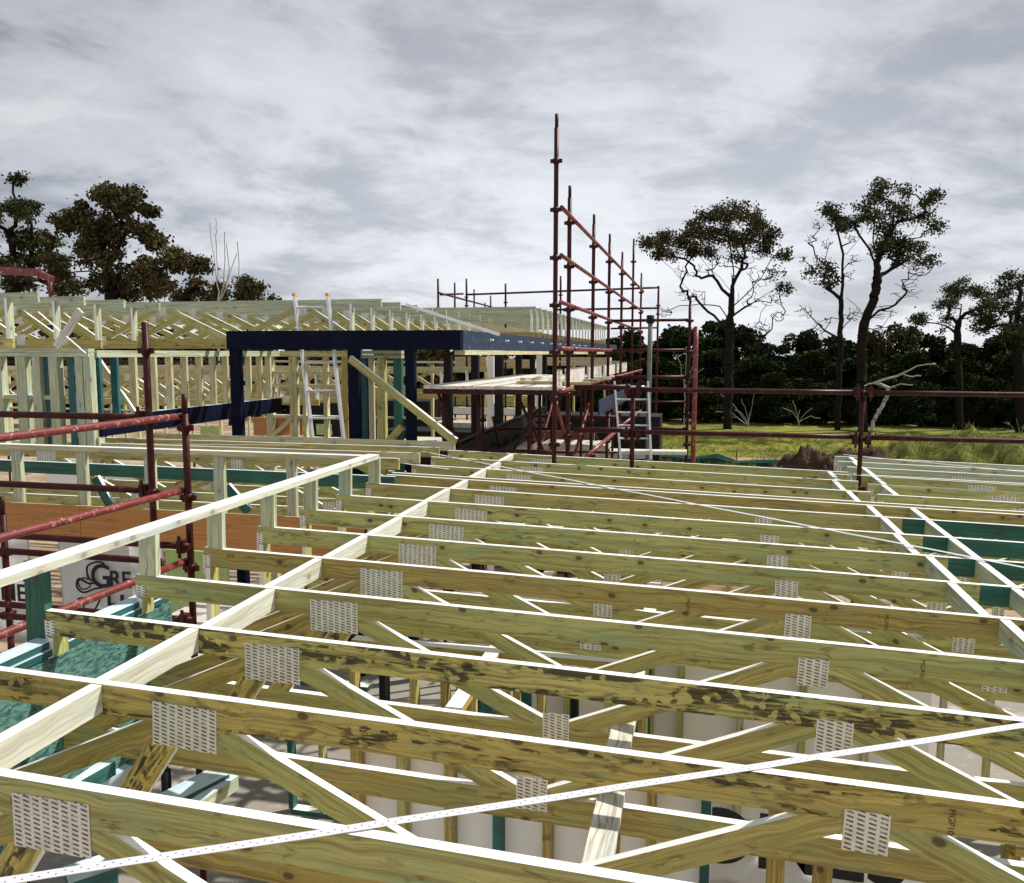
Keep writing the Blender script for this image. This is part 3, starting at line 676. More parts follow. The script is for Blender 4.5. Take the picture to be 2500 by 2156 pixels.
# stud pack between the columns
Ys = 10.3
sp = thing('stud_wall', 'short green and olive stud wall with white top plates between navy columns', 'stud wall', (-5, Ys, 0))
for (x0, x1, m) in ((1255, 1325, TEAL), (1420, 1485, OLIVE), (1565, 1635, GREEN), (1340, 1375, STRAW)):
    a = wY(*L2(x0, 700), Ys); b = wY(*L2(x1, 700), Ys); board('stud', ((a.x+b.x)/2, Ys, .1), ((a.x+b.x)/2, Ys, zb-.115), .09, abs(b.x-a.x), m, sp, up=(0, 1, 0), edge=False)
for z in (zb-.09, zb-.035):
    a = wY(*L2(1250, 600), Ys); b = wY(*L2(1640, 600), Ys); board('top_plate', (a.x, Ys, z), (b.x, Ys, z), .045, .1, PALE, sp, edge=LIT_EDGE)
# black lattice ramp below the side beam
br = thing('steel_truss', 'black slotted steel truss rising to the right beneath the raised platform', 'steel truss', (-3, 14, 2.5))
a0 = wY(*L3(330, 1480), 10.5); b0 = wY(*L3(1430, 1020), 18)
a1 = wY(*L3(700, 1640), 10.5); b1 = wY(*L3(1430, 1200), 18)
board('top_flange', a0, b0, .08, .1, BLACK, br, edge=False); board('bottom_flange', a1, b1, .08, .1, BLACK, br, edge=False)
for i in range(9):
    u = i/8; board('web_plate', a0.lerp(b0, u), a1.lerp(b1, min(1, u+.06)), .05, .03, BLACK, br, edge=False)
board('web_sheet', a0.lerp(a1, .5), b0.lerp(b1, .5), .35, .01, BLACK, br, edge=False)

# ------------------------------------------------------------------ back house: roof trusses above eye level
def farm(zt): return Matrix.Translation((0, 0, zt))
zl = 5.13
tA = truss('pale truss of the back roof with cut end, nearest at the upper left', -12.5, -7.45, 8.05, PALE, KHAKI, OLIVE, tops=(-11.3, -9.2), bots=(-10.3, -8.4), M=farm(zl), det=False,
           ends=False, kingposts=True, over=.33, group='short trusses stepping back at the upper left')
for i in range(1, 4):
    Y = 8.05+.72*i
    dup(tA, Matrix.Translation((-12.5, Y, zl+.003*i)), 'back-roof truss with cut end, %s of four stepping down to the right' % ORD[i])
tB = truss('long pale truss of the back roof behind the ladder, foremost of its row', -13.5, -4.25, 10.5, PALE, BROWN, OLIVE, tops=(-12.2, -9.9, -7.6, -5.4), bots=(-11.0, -8.7, -6.5, -4.6), M=farm(zl+.04), det=False,
           ends=False, kingposts=True, over=.34, group='long trusses of the back roof behind the ladder')
for i in range(1, 9):
    dup(tB, Matrix.Translation((-13.5+.0*i, 10.5+.72*i, zl+.04)), 'long pale truss of the back roof behind the ladder, %s row counting away' % ORD[i])
tC = truss('far back-roof truss above the navy side beam, nearest of the long receding row', -9.5, -3.42, 16.9, PALE, BROWN, STRAW, tops=(-8.5, -6.2), bots=(-7.3, -5.0), M=farm(5.41), det=False, ends=False, kingposts=True,
           group='trusses receding above the navy side beam')
for i in range(1, 22):
    dup(tC, Matrix.Translation((-9.5, 16.9+.62*i, 5.41)), 'far back-roof truss above the navy side beam, %s of the receding row' % ORD[i])
# short verticals closer to the beam
for i in range(9):
    Y = 13.9+.34*i
# front wall of the back house
fw = thing('stud_wall', 'near left wall of green-tinted studs under a doubled white top plate', 'stud wall', (-7.5, 8, 0))
for z in (4.418, 4.466): board('top_plate', (-12, 8, z), (-6.73, 8, z), .045, .10, PALE, fw, edge=LIT_EDGE, up=(0, 1, 0) if False else (0, 0, 1))
for (x0, x1, m, Y, dz) in ((-20, 35, PALE, 8, 0), (165, 250, PALE, 8, 0), (315, 385, PALE, 8.0, 0), (425, 470, TEAL, 8.05, 0), (462, 545, PALE, 8, 0), (632, 690, TEAL, 8.05, 0), (700, 765, PALE, 8, 0), (775, 838, PALE, 8.01, 0), (-330, -260, PALE, 8, 0), (-180, -110, TEAL, 8, 0)):
    a = wY(*L1(x0, 700), Y); b = wY(*L1(x1, 700), Y); board('stud', ((a.x+b.x)/2, Y, 3.36), ((a.x+b.x)/2, Y, 4.394), .09, abs(b.x-a.x), m, fw, up=(0, 1, 0), edge=False)
board('bottom_plate', (-12, 8, 3.335), (-6.73, 8, 3.335), .045, .10, PALE, fw, edge=LIT_EDGE)
board('nogging', (-12, 8.02, 4.18-.25), (-7.2, 8.02, 4.18-.25), .045, .08, PALE, fw)
# side wall receding along Y
sw = thing('stud_wall', 'receding wall of straw-coloured studs above a navy sill beam on the left', 'stud wall', (-6.75, 10, 3.6))
board('top_plate', (-6.75, 8.06, 4.43), (-6.75, 12.2, 4.43), .08, .09, PALE, sw, edge=LIT_EDGE)
ys = [8.35, 8.55, 9.0]+[wX(374+0, 900, -6.75).y]
for i, px in enumerate((238, 280, 325, 374, 413, 450, 486, 519, 550, 578, 606, 633, 655)):
    q = wX(px, 900, -6.75)
    m = TEAL if i in (0, 1) else STRAW
    board('stud', (-6.75, q.y, 3.72), (-6.75, q.y, 4.388), .04, .09, m, sw, up=(0, 1, 0), edge=False)
board('sill_beam', (-6.75, 8.06, 3.60), (-6.75, 12.2, 3.60), .23, .12, NAVY, sw, edge=BLUE_EDGE)
board('post', (-6.75, 8.06, 2.6), (-6.75, 8.06, 3.48), .1, .1, PALE, sw, up=(0, 1, 0), edge=False)
tag(board('metal_angle', wY(*c2(440, 215), 9.8), wY(*c2(965, 385), 9.8), .035, .03, ALU, edge=False), 'long bare metal angle sloping down onto the navy side beam', 'metal angle')
a = wY(*L1(845, 590), 8.6); b = wY(*L1(1235, 1165), 8.6)
tag(board('timber_brace', a, b, .05, .035, STRAW), 'thin straw timber brace leaning right across the left stud wall', 'brace')
a = wY(*L1(730, 215), 7.9); b = wY(*L1(510, 545), 7.9)
tag(board('timber_brace', a, b, .09, .03, WHITEPINE, edge=False), 'white board leaning between the chords of the back roof', 'brace')
strap(wY(*L1(345, 225), 7.85), wY(*L1(775, 600), 7.85), 'steel strap hanging diagonally onto the left stud wall corner', .03, M=WORLD)
# far frames behind: wall with plywood infill
ww = thing('stud_wall', 'straw stud wall with plywood infill panels behind the aluminium ladder', 'stud wall', (-5.8, 12.3, 0))
Yw = 12.3
a = wY(*L2(450, 600), Yw); b = wY(*L2(1150, 600), Yw)
board('top_plate', (a.x, Yw, 4.43), (b.x, Yw, 4.43), .09, .09, STRAW, ww, edge=LIT_EDGE)
for x0, x1, m in ((410, 470, STRAW), (625, 690, STRAW), (1100, 1150, BROWN), (740, 770, STRAW), (930, 965, STRAW)):
    p = wY(*L2(x0, 800), Yw); q = wY(*L2(x1, 800), Yw); board('stud', ((p.x+q.x)/2, Yw, .1), ((p.x+q.x)/2, Yw, 4.38), .09, abs(q.x-p.x), m, ww, up=(0, 1, 0), edge=False)
for yy in (775, 890, 1170, 1360):
    p = wY(*L2(470, yy), Yw); board('nogging', (a.x, Yw, p.z), (b.x, Yw, p.z), .05, .08, STRAW, ww)
for x0, x1 in ((290, 415), (475, 625), (690, 740)):
    p = wY(*L2(x0, 1180), Yw+.06); q = wY(*L2(x1, 1345), Yw+.06); board('infill_panel', (p.x, Yw+.06, (p.z+q.z)/2), (q.x, Yw+.06, (p.z+q.z)/2), p.z-q.z, .012, PLY, ww, edge=False)
a = wY(*L2(640, 1180), Yw-.07); b = wY(*L2(430, 1380), Yw-.07); board('diagonal', a, b, .06, .03, STRAW, ww)
# lower far roof: lattice of trusses seen through the walls
tD = truss('low far roof truss seen through the left stud walls, nearest row', -16, -7.1, 13.0, STRAW, KHAKI, STRAW, tops=(-15, -13.4, -11.8, -10.2, -8.6), bots=(-14.2, -12.6, -11.0, -9.4, -7.8), M=farm(4.13), det=False, ends=False,
           kingposts=True, group='low far trusses seen through the stud walls')
for i in range(1, 8): dup(tD, Matrix.Translation((-16+.35*i, 13.0+.75*i, 4.13)), 'low far roof truss seen through the left stud walls, %s row counting away' % ORD[i])
# far walls behind
def farwall(label, x0, x1, Y, z0, z1, step, m, plates=True, wd_=.05):
    t_ = thing('stud_wall', label, 'stud wall', ((x0+x1)/2, Y, z0)); n = int((x1-x0)/step)
    for i in range(n+1): board('stud', (x0+i*step, Y, z0), (x0+i*step, Y, z1-.05), .09, wd_, m if i % 4 else OLIVE, t_, up=(0, 1, 0), edge=False)
    for z in (z0+.02, (z0+z1)/2, z1): board('plate', (x0-.03, Y, z), (x1+.03, Y, z), .045, .092, WHITEPINE if z == z1 else m, t_)
    return t_
farwall('distant straw stud wall seen between ladder and navy column', -9.5, -5.2, 17, 1.8, 4.25, .42, STRAW)
farwall('distant stud wall seen under the navy side beam', -6.4, -2.4, 24, 1.0, 4.2, .9, OLIVE)
farwall('far left stud wall behind the low far trusses', -22, -12, 21, 1.5, 4.0, .45, STRAW)
for i, (z, Y) in enumerate(((4.22, 20), (4.05, 20.2), (3.95, 20.1), (3.82, 20.3))):
    pass
s6 = thing('scaffold', 'distant thin red and white scaffold rails glimpsed through the left stud wall', 'scaffold', (-16, 22, 0))
for i, y in enumerate((682, 740, 765, 790)):
    a = wY(*L1(-200, y), 23); b = wY(*L1(2400, y-4), 23); tube('rail', a, b, .035, REDW if i % 2 else RED, s6)
for x in (0, 500, 900, 1300, 1700, 2100): a = wY(*L1(x, 650), 23); tube('post', (a.x, 23.1, 0), (a.x, 23.1, a.z), .035, RED, s6)
# sandstone-coloured panels and stacked material far behind the deck
for i, (p, q, Y, m, nm, lb) in enumerate((((1450, 485), (2120, 575), 26, BRICK, 'wall_panel', 'tan speckled wall panel behind the scaffold deck'),
        ((500, 480), (830, 600), 24.5, BRICK, 'stone_stack', 'mottled brown stack seen under the navy side beam, left'),
        ((1000, 510), (1340, 600), 25, BRICK, 'stone_stack', 'mottled brown stack seen under the navy side beam, right'),
        ((100, 870), (1330, 1000), 26, OLIVE, 'timber_stack', 'olive boards stacked behind the platform posts'),
        ((450, 1010), (1250, 1090), 24, WRAP, 'board_stack', 'pale grey board stack behind the platform posts'))):
    a = wY(*L3(*p), Y); b = wY(*L3(*q), Y)
    tag(board(nm, (a.x, Y, (a.z+b.z)/2), (b.x, Y, (a.z+b.z)/2), a.z-b.z, .5, m, edge=WHITEPINE), lb, nm.replace('_', ' '))
for i, (p, q, Y) in enumerate((((-40, 1430), (300, 1330), 15), ((1430, 1400), (2100, 1420), 17), ((960, 1410), (1290, 1470), 14), ((1500, 1500), (2500, 1480), 19), ((300, 1240), (800, 1130), 20))):
    a = wY(*L3(*p), Y); b = wY(*L3(*q), Y); zz_ = (a.z+b.z)/2
    tag(board('timber_stack', (a.x, Y, zz_), (b.x, Y, zz_), .12, .9, WHITEPINE if i % 2 else PLYEND, edge=WHITEPINE), 'pale boards behind the black steel truss, %s of five in the pile' % ORD[i], 'timber stack', 'pale board stacks under the platform')
tag(board('rusty_beam', wY(*L3(1040, 1370), 18), wY(*L3(1950, 1360), 18), .45, .1, RUST, edge=False), 'rust brown beam lying behind the tall scaffold feet', 'beam')
tag(board('blue_flashing', wY(*L4(490, 1250), 12), wY(*L4(740, 1130), 15), .22, .02, NAVYL, edge=False), 'short blue-grey steel beam hanging in the access tower', 'beam')

# west wing: level trusses left of the raised corner
for i, (Y, y0, xa) in enumerate(((7.45, 1100, -8.6), (8.05, 1086, -8.6), (8.7, 1072, -7.6), (9.3, 1058, -7.0))):
    z = wY(500, y0+4, Y).z
    truss('level khaki truss left of the raised corner, %s one behind the level rail' % ORD[i], xa, -2.86, Y, STRAW if i % 2 else KHAKI, OLIVE, OLIVE, tops=(-6.9, -4.6), bots=(-5.8, -3.6), M=farm(z), det=False,
          ends=False, group='level trusses left of the raised corner')

# ------------------------------------------------------------------ rooms under the near roof
def room_wall(label, a, b, z0, z1, step, mlist, wrap=None, wd_=.09, frame=.045):
    a = Vector(a); b = Vector(b); d = b-a; n = max(1, int(d.length/step)); dn = d.normalized()
    t_ = thing('stud_wall', label, 'stud wall', (a.x, a.y, z0))
    for i in range(n+1):
        p = a+dn*min(d.length, i*step); up = (-dn.y, dn.x, 0)
        board('stud', (p.x, p.y, z0+.045), (p.x, p.y, z1-.05), wd_, frame, mlist[i % len(mlist)], t_, up=up, edge=False)
    for z in (z0+.0225, (z0+z1)/2, z1-.027): board('plate', (a.x, a.y, z), (b.x, b.y, z), .045, wd_+.004, mlist[0], t_, edge=LIT_EDGE if z > z0+1.5 else True)
    if wrap:
        up = (0, 0, 1); o = Vector((-dn.y, dn.x, 0))*(wd_/2+.012)
        board('wrap_sheet', (a.x+o.x, a.y+o.y, (z0+z1)/2), (b.x+o.x, b.y+o.y, (z0+z1)/2), z1-z0-.1, .008, wrap, t_, edge=False)
    return t_
room_wall('stud wall beneath the trusses backed with white wrap, near the bottom centre left', (-1.75, 3.9, 0), (.1, 3.9, 0), .1, 2.5, .26, [BROWN, KHAKI, BROWN, TEAL], WRAP)
room_wall('dark stud wall under the middle of the near roof', (-.35, 4.0, 0), (-.35, 7.6, 0), .1, 2.5, .45, [KHAKI, GREEN, BROWN])
room_wall('stud wall under the far part of the near roof', (-1.9, 6.3, 0), (1.7, 6.3, 0), .1, 2.5, .45, [OLIVE, STRAW], WRAP)
room_wall('short wide stud wall low at the right edge under the trusses', (1.3, 3.6, 0), (3.4, 3.6, 0), .1, 2.45, .28, [BROWN, KHAKI, STRAW])
room_wall('green stud wall behind the left scaffold below the plywood', (-3.7, 6.75, 0), (-2.9, 6.75, 0), .1, 2.7, .32, [GREEN, OLIVE, BLACK, STRAW])
# blue boards and plates lying lower down at bottom left
for i, (p, q, z, w_, m) in enumerate((((500, 1090), (780, 930), 2.45, .10, TEAL), ((640, 1110), (900, 960), 2.35, .11, BLUE_EDGE), ((1170, 1230), (1600, 1010), 2.3, .13, TEAL),
        ((1400, 1240), (1690, 1040), 2.28, .06, PALE), ((480, 1776), (830, 1660), 2.3, .14, TEAL))):
    a = wZ(*B1(*p), z); b = wZ(*B1(*q), z)
    tag(board('wall_plate', a, b, .07, w_, m, edge=BLUE_EDGE), 'blue-tinted plate board seen down between the nearest trusses, %s of five' % ORD[i], 'plate', 'blue-tinted plates below the nearest trusses')
for i in range(7):
    o = board('scaffold_plank', (-2.45+.26*i, 2.2, 1.2-.001*i), (-2.45+.26*i, 3.75, 1.2-.001*i), .04, .25, PERF, edge=PERF)
    tag(o, 'perforated pale plank below the nearest trusses, %s from the left' % ORD[i], 'scaffold plank', 'perforated planks below the nearest trusses')
# timber on the slab, bottom centre
for i, (p, q, m, w_) in enumerate((((1000, 2090), (1370, 2120), TEAL, .09), ((1240, 2060), (1390, 2110), BROWN, .2))):
    pass
tag(board('loose_plank', wZ(1205, 2050, .25), wZ(1400, 2125, .25), .045, .09, TEAL, edge=BLUE_EDGE), 'green board lying on the brown floor sheet at the bottom centre', 'plank')
tag(board('floor_sheet', (-.15, 3.9, .16), (-.15, 6.0, .16), .02, 1.4, RUST, edge=RUST), 'dark brown muddy sheet on the slab below the bottom centre', 'sheet')
# props holding the white board
for i, (x, y) in enumerate(((-.33, 3.35), (.35, 3.4), (.52, 3.3), (1.0, 3.5))):
    tag(board('timber_prop', (x, y, .1), (x, y, 2.55), .045, .07, BROWN, up=(0, 1, 0), edge=False), 'thin upright timber prop under the trusses, %s from the left of four' % ORD[i], 'prop', 'upright props under the near trusses')

# ------------------------------------------------------------------ banners
def banner(label, x0, x1, z0, z1, Y, wave=.02):
    bm = bmesh.new(); n = 40
    for j in range(n):
        for k in range(10): pass
    g = [[bm.verts.new((x0+(x1-x0)*i/n, wave*math.sin(i*.9+j*.5)*.6, z0+(z1-z0)*j/10)) for i in range(n+1)] for j in range(11)]
    for j in range(10):
        for i in range(n): f = bm.faces.new((g[j][i], g[j][i+1], g[j+1][i+1], g[j+1][i])); f.smooth = True
    bmesh.ops.solidify(bm, geom=bm.faces[:], thickness=.002)
    b_ = mesh('banner', bm, BANNER, Matrix.Translation((0, Y, 0))); return tag(b_, label, 'banner')
YB = 9.5
tl = wY(*T1(430, 700), YB); rb = wY(*T1(1200, 1275), YB)
bn = banner('white banner with ornate black capital G behind the left scaffold', tl.x-.02, rb.x, rb.z-.35, tl.z+.25, YB)
def bt(s, x, y, h, par, Y=YB-.045, **k):
    p = wY(*T1(x, y), Y); d = (Vector((p.x, p.y, p.z))-Vector((0, 0, ZC))).length
    text('lettering', s, h*.338*d/F*1.42, PRINT, Matrix.Translation(p) @ FACE, par, .002, **k)
bt('G', 655, 1040, 150, bn, offset=.006); bt('RE', 790, 1040, 105, bn, offset=.006); bt('HO', 770, 1245, 140, bn, offset=.006)
bm = bmesh.new()
def swirl(pts, r=.014):
    ps = [wY(*T1(*p), YB-.045) for p in pts]; q = []
    for i in range(len(ps)-1):
        p0 = ps[max(0, i-1)]; p1 = ps[i]; p2 = ps[i+1]; p3 = ps[min(len(ps)-1, i+2)]
        for s in range(6):
            u = s/6; q.append(.5*((2*p1)+(-p0+p2)*u+(2*p0-5*p1+4*p2-p3)*u*u+(-p0+3*p1-3*p2+p3)*u**3))
    q.append(ps[-1]); add_tube(bm, q, r, 5)
swirl([(750, 890), (740, 870), (690, 865), (630, 900), (640, 980), (690, 1010), (640, 1020), (570, 985), (555, 1040), (600, 1085), (680, 1060), (740, 1050)])
swirl([(640, 990), (600, 980), (565, 1010), (590, 1060), (640, 1050), (660, 1010)], .010)
swirl([(545, 1170), (570, 1130), (610, 1130), (600, 1180), (640, 1230), (690, 1200), (730, 1120)])
mesh('flourish', bm, PRINT, WORLD, bn)
tl2 = wY(*T1(-700, 900), YB+.3); rb2 = wY(*T1(238, 1240), YB+.3)
bn2 = banner('white banner ending in MES with a black strip at the left edge', tl2.x, rb2.x, rb2.z-.45, tl2.z+.75, YB+.3)
bt('RO', 110, 1000, 90, bn2, YB+.255, offset=.004); bt('MES', 5, 1135, 105, bn2, YB+.255, offset=.006)
a = wY(*T1(-700, 1145), YB+.25); b = wY(*T1(240, 1228), YB+.25)
board('black_strip', (a.x, YB+.25, (a.z+b.z)/2), (b.x, YB+.25, (a.z+b.z)/2), a.z-b.z, .003, BLACK, bn2, edge=False)
def btw(s, x, y, h, par, Y):
    p = wY(*T1(x, y), Y); d = (Vector((p.x, p.y, p.z))-Vector((0, 0, ZC))).length
    text('lettering', s, h*.338*d/F*1.42, BANNER, Matrix.Translation(p) @ FACE, par, .001)
btw('g dream homes', 15, 1180, 24, bn2, YB+.245); btw('our lifestyle', 30, 1215, 24, bn2, YB+.245)
gs = wY(*T1(1200, 770), 8.6); ge = wY(*T1(1480, 1340), 8.6)
tag(board('plastic_sheet', (gs.x, 8.6, (gs.z+ge.z)/2), (ge.x+.35, 8.6, (gs.z+ge.z)/2), gs.z-ge.z, .03, GREENSHEET, edge=False), 'bright lime green plastic sheeting behind the left scaffold', 'plastic sheet')
tag(board('wall_panel', (-9.2, 9.9, 2.35), (-7.0, 9.9, 2.35), .9, .02, WRAP, edge=False), 'white wrapped wall strip above the ornate banner', 'wall')
# white board with letters seen down through the trusses
for yb_, (tx, ty), (l_, r_, t_, b_), hh, lab in ((4.6, (1530, 2072), (1500, 2010, 1960, 2150), 120, 'white banner with large black letters low beneath the second truss'),
        (6.4, (1530, 1802), (1420, 1950, 1600, 1860), 90, 'white banner with black letters glimpsed below the mould-stained truss')):
    p0_ = wY(l_, t_, yb_); p1_ = wY(r_, b_, yb_); bq = banner(lab, p0_.x, p1_.x, p1_.z-.1, p0_.z, yb_)
    p = wY(tx, ty, yb_-.03); d = (p-Vector((0, 0, ZC))).length
    text('lettering', 'HOMES', hh*d/F*1.42, PRINT, Matrix.Translation(p) @ FACE, bq, .002, offset=.008)
# green sheets far behind
for i, (p, q, Y) in enumerate((((1810, 1260), (1990, 1360), 20), ((1800+250, 1240), (2070, 1360), 21))):
    pass
a = wY(*L1(1810, 1260), 16); b = wY(*L1(1990, 1400), 16)
tag(board('plastic_sheet', (a.x, 16, (a.z+b.z)/2), (b.x, 16, (a.z+b.z)/2), a.z-b.z, .02, GREENSHEET, edge=False), 'small pale green sheet left of the first navy column', 'plastic sheet')
a = wY(*L2(860, 1240), 15); b = wY(*L2(1000, 1340), 15)
tag(board('plastic_sheet', (a.x, 15, (a.z+b.z)/2), (b.x, 15, (a.z+b.z)/2), a.z-b.z, .02, GREENSHEET, edge=False), 'small pale green sheet seen through the foot of the ladder', 'plastic sheet')

# silt fence on the lawn edge
sfn = thing('silt_fence', 'sagging green shadecloth silt fence along the lawn edge', 'silt fence', (0, 34, 0))
bm = bmesh.new(); prev = None
pts_ = [(-2.6, 34.4, .32), (-1.2, 34.3, .38), (-.3, 34.2, .26), (.6, 34.1, .42), (1.4, 33.9, .18), (2.4, 33.6, .30), (3.3, 33.2, .36), (3.9, 32.6, .14), (4.4, 32.2, .22)]
for x, y, h in pts_:
    cur = [bm.verts.new((x, y, 0)), bm.verts.new((x, y-.25, h*.6)), bm.verts.new((x+.05, y-.1, h))]
    if prev:
        for k in range(2): bm.faces.new((prev[k], cur[k], cur[k+1], prev[k+1]))
    prev = cur
bmesh.ops.solidify(bm, geom=bm.faces[:], thickness=.01)
mesh('mesh_cloth', bm, SHADECLOTH, WORLD, sfn)
for x, y in ((-1.2, 34.3), (1.4, 33.9), (3.3, 33.2)): tube('stake', (x, y, 0), (x, y, .6), .02, BARK, sfn)

# ------------------------------------------------------------------ trees
def build_tree(name, label, base, trunk_px, clumps, Y, depth, pxf, leaf=LEAF, bark=BARK, r0=.28, seed=1, dens=1.0, lsize=.13, npts=7, limbs=(), csig=.2, rs=1.0, jit=.05, skip=.0, cat='tree', group=None, droop=.6, smin=.012):
    """trunk_px: pixel polyline; clumps: (x, y, r, leafiness) in pixels; everything is set at distance Y with real depth"""
    rnd = random.Random(seed); npr = np.random.RandomState(seed)
    tr = [wY(*pxf(*p), Y) for p in trunk_px]; sc_ = (wY(1300, 800, Y)-wY(1301, 800, Y)).length
    tr[0].z = -.1
    px1 = Vector((pxf(1, 0)[0]-pxf(0, 0)[0], 0)).x*sc_
    nodes = []; par = []
    for i in range(len(tr)-1):
        for s in range(6): nodes.append(tr[i].lerp(tr[i+1], s/6)+Vector((rnd.uniform(-.04, .04), rnd.uniform(-.08, .08), 0))); par.append(len(nodes)-2)
    nodes.append(tr[-1]); par.append(len(nodes)-2); nt = len(nodes)
    par[0] = -1; limb0 = len(nodes)
    for lb in limbs:
        q = [wY(*pxf(*p), Y) for p in lb]; dy = 0; j = min(range(len(nodes)), key=lambda i: (Vector((nodes[i].x, 0, nodes[i].z))-Vector((q[0].x, 0, q[0].z))).length)
        vyy = rnd.uniform(-.35, .35)
        for i in range(len(q)-1):
            n_ = max(2, int((q[i+1]-q[i]).length/.4))
            for s in range(1, n_+1):
                dy += (q[i+1]-q[i]).length/n_*vyy; v = q[i].lerp(q[i+1], s/n_)
                nodes.append(Vector((v.x+rnd.uniform(-jit, jit), nodes[j].y+(q[i+1]-q[i]).length/n_*vyy+rnd.uniform(-jit, jit), v.z+rnd.uniform(-jit, jit)))); par.append(j); j = len(nodes)-1
    att = []
    top = max(n.z for n in nodes)
    for c in clumps:
        cx, cy, cr = c[:3]; lf = c[3] if len(c) > 3 else 1.0
        p = wY(*pxf(cx, cy), Y); r = cr*px1*rs
        p.y += rnd.uniform(-depth, depth)
        k = int(npts*(1+(r/1.0))*(1.0 if lf < .2 else 1))
        for _ in range(k):
            v = Vector(npr.normal(size=3)); v.normalize(); v *= r*rnd.random()**.45
            v.z *= .75; att.append((p+v, lf))
    start = nodes[max(0, nt-10)]
    att.sort(key=lambda a: (a[0]-start).length)
    leafy = []
    for p, lf in att:
        arr = np.array(nodes); d = np.linalg.norm(arr-np.array(p), axis=1)
        pen = np.where(arr[:, 2] > p.z+.15, 1.6+(arr[:, 2]-p.z)*.9, 0); pen[:max(0, int(nt*.6))] += 6
        i = int(np.argmin(d+pen)); a = nodes[i]; L = (p-a).length; n = max(1, int(L/.45)); j = i
        side = Vector(npr.normal(size=3))*(.10 if lf > .05 else .04)*L
        for s in range(1, n+1):
            u = s/n; q = a.lerp(p, u)+side*math.sin(math.pi*u)+Vector((0, 0, .10*L*math.sin(math.pi*u)))
            if s < n: q += Vector(npr.normal(size=3))*.05
            nodes.append(q); par.append(j); j = len(nodes)-1
        leafy.append((j, lf))
    N = len(nodes); load = np.zeros(N); isleaf = np.ones(N, bool)
    for i in range(N):
        if par[i] >= 0: isleaf[par[i]] = False
    load[isleaf] = 1
    for i in range(N-1, -1, -1):
        if par[i] >= 0: load[par[i]] += load[i]
    mx = load[0]; rad = smin+(r0-smin)*(load/mx)**.72
    bm = bmesh.new(); rings = {}
    for i in range(N):
        if par[i] < 0: continue
        a = nodes[par[i]]; b = nodes[i]; 
        if (b-a).length < 1e-4: continue
        d = (b-a).normalized(); o1 = d.orthogonal().normalized(); o2 = d.cross(o1); n = 6 if rad[i] > .05 else 4 if rad[i] > .02 else 3
        ra = min(rad[par[i]], rad[i]*1.35); rb = rad[i]; a = a-d*ra*.4
        A = [bm.verts.new(a+(o1*math.cos(6.2832*k/n)+o2*math.sin(6.2832*k/n))*ra) for k in range(n)]
        B = [bm.verts.new(b+(o1*math.cos(6.2832*k/n)+o2*math.sin(6.2832*k/n))*rb) for k in range(n)]
        for k in range(n): f = bm.faces.new((A[k], A[(k+1) % n], B[(k+1) % n], B[k])); f.smooth = True
    t_ = thing(name, label, cat, (tr[0].x, tr[0].y, 0), group=group)
    mesh('trunk', bm, bark, WORLD, t_)
    vs = []; fs = []
    for j, lf in leafy:
        if lf < .05 or npr.rand() < skip: continue
        for _ in range(int(44*dens*lf)):
            c = nodes[j]+Vector(npr.normal(size=3))*Vector((1, 1, .7)).length*.0 + Vector((npr.normal()*csig, npr.normal()*csig, npr.normal()*csig*.7-.05))
            d = Vector((npr.normal()*.7, npr.normal()*.7, npr.normal()*.5-droop)).normalized(); s = lsize*rnd.uniform(.6, 1.35)
            o = d.cross(Vector(npr.normal(size=3))).normalized()*s*.33
            k = len(vs); vs += [c-o*.2, c+d*s*.5+o, c+d*s, c+d*s*.5-o]; fs.append((k, k+1, k+2, k+3))
    if vs:
        me = bpy.data.meshes.new('crown'); me.from_pydata([tuple(v) for v in vs], [], fs); me.materials.append(leaf); me.update()
        link(bpy.data.objects.new('crown', me), WORLD, t_)
    return t_
YT = 50
build_tree('gum_tree', 'umbrella-shaped gum tree with bare forked limbs just right of the tall scaffold', None, [(822, 1400), (826, 1200), (828, 1050), (832, 930), (842, 800), (838, 720)],
    [(500, 610, 42), (560, 580, 42), (530, 640, 25, .6), (640, 560, 45), (690, 510, 48), (750, 480, 50), (820, 475, 55), (890, 490, 55), (950, 515, 50), (1005, 550, 42), (690, 590, 45), (760, 545, 60), (840, 545, 60),
     (910, 570, 55), (980, 600, 40, .7), (1060, 640, 30, .5), (1075, 760, 30, .4), (860, 630, 40, .3), (735, 640, 35, .5), (590, 640, 30, .5), (1030, 700, 40, .15), (620, 700, 40, 0), (700, 720, 50, 0.03), (780, 690, 50, 0.03), (900, 690, 60, 0.03),
     (980, 740, 60, 0.03), (920, 820, 60, 0), (1000, 840, 50, 0), (640, 800, 50, 0), (560, 880, 40, 0), (960, 950, 40, 0), (1050, 900, 40, 0), (700, 820, 50, 0)], YT, 2.6, c3, LEAFB, r0=.26, seed=3, npts=21, dens=.8, lsize=.155, csig=.185, skip=.42, limbs=(
    [(828, 960), (740, 880), (690, 830), (640, 760), (590, 700), (530, 650), (490, 620)], [(838, 800), (790, 740), (740, 690), (700, 640), (680, 590)], [(838, 790), (850, 720), (840, 640), (830, 560)],
    [(840, 780), (880, 700), (900, 620), (930, 560)], [(838, 870), (900, 810), (960, 740), (1010, 660), (1040, 620)], [(836, 900), (920, 850), (1000, 800), (1060, 770)], [(832, 950), (880, 970), (930, 980), (970, 985), (1010, 960)],
    [(838, 820), (800, 790), (760, 720), (755, 620)], [(830, 920), (790, 860), (700, 850), (620, 860), (560, 885)]))
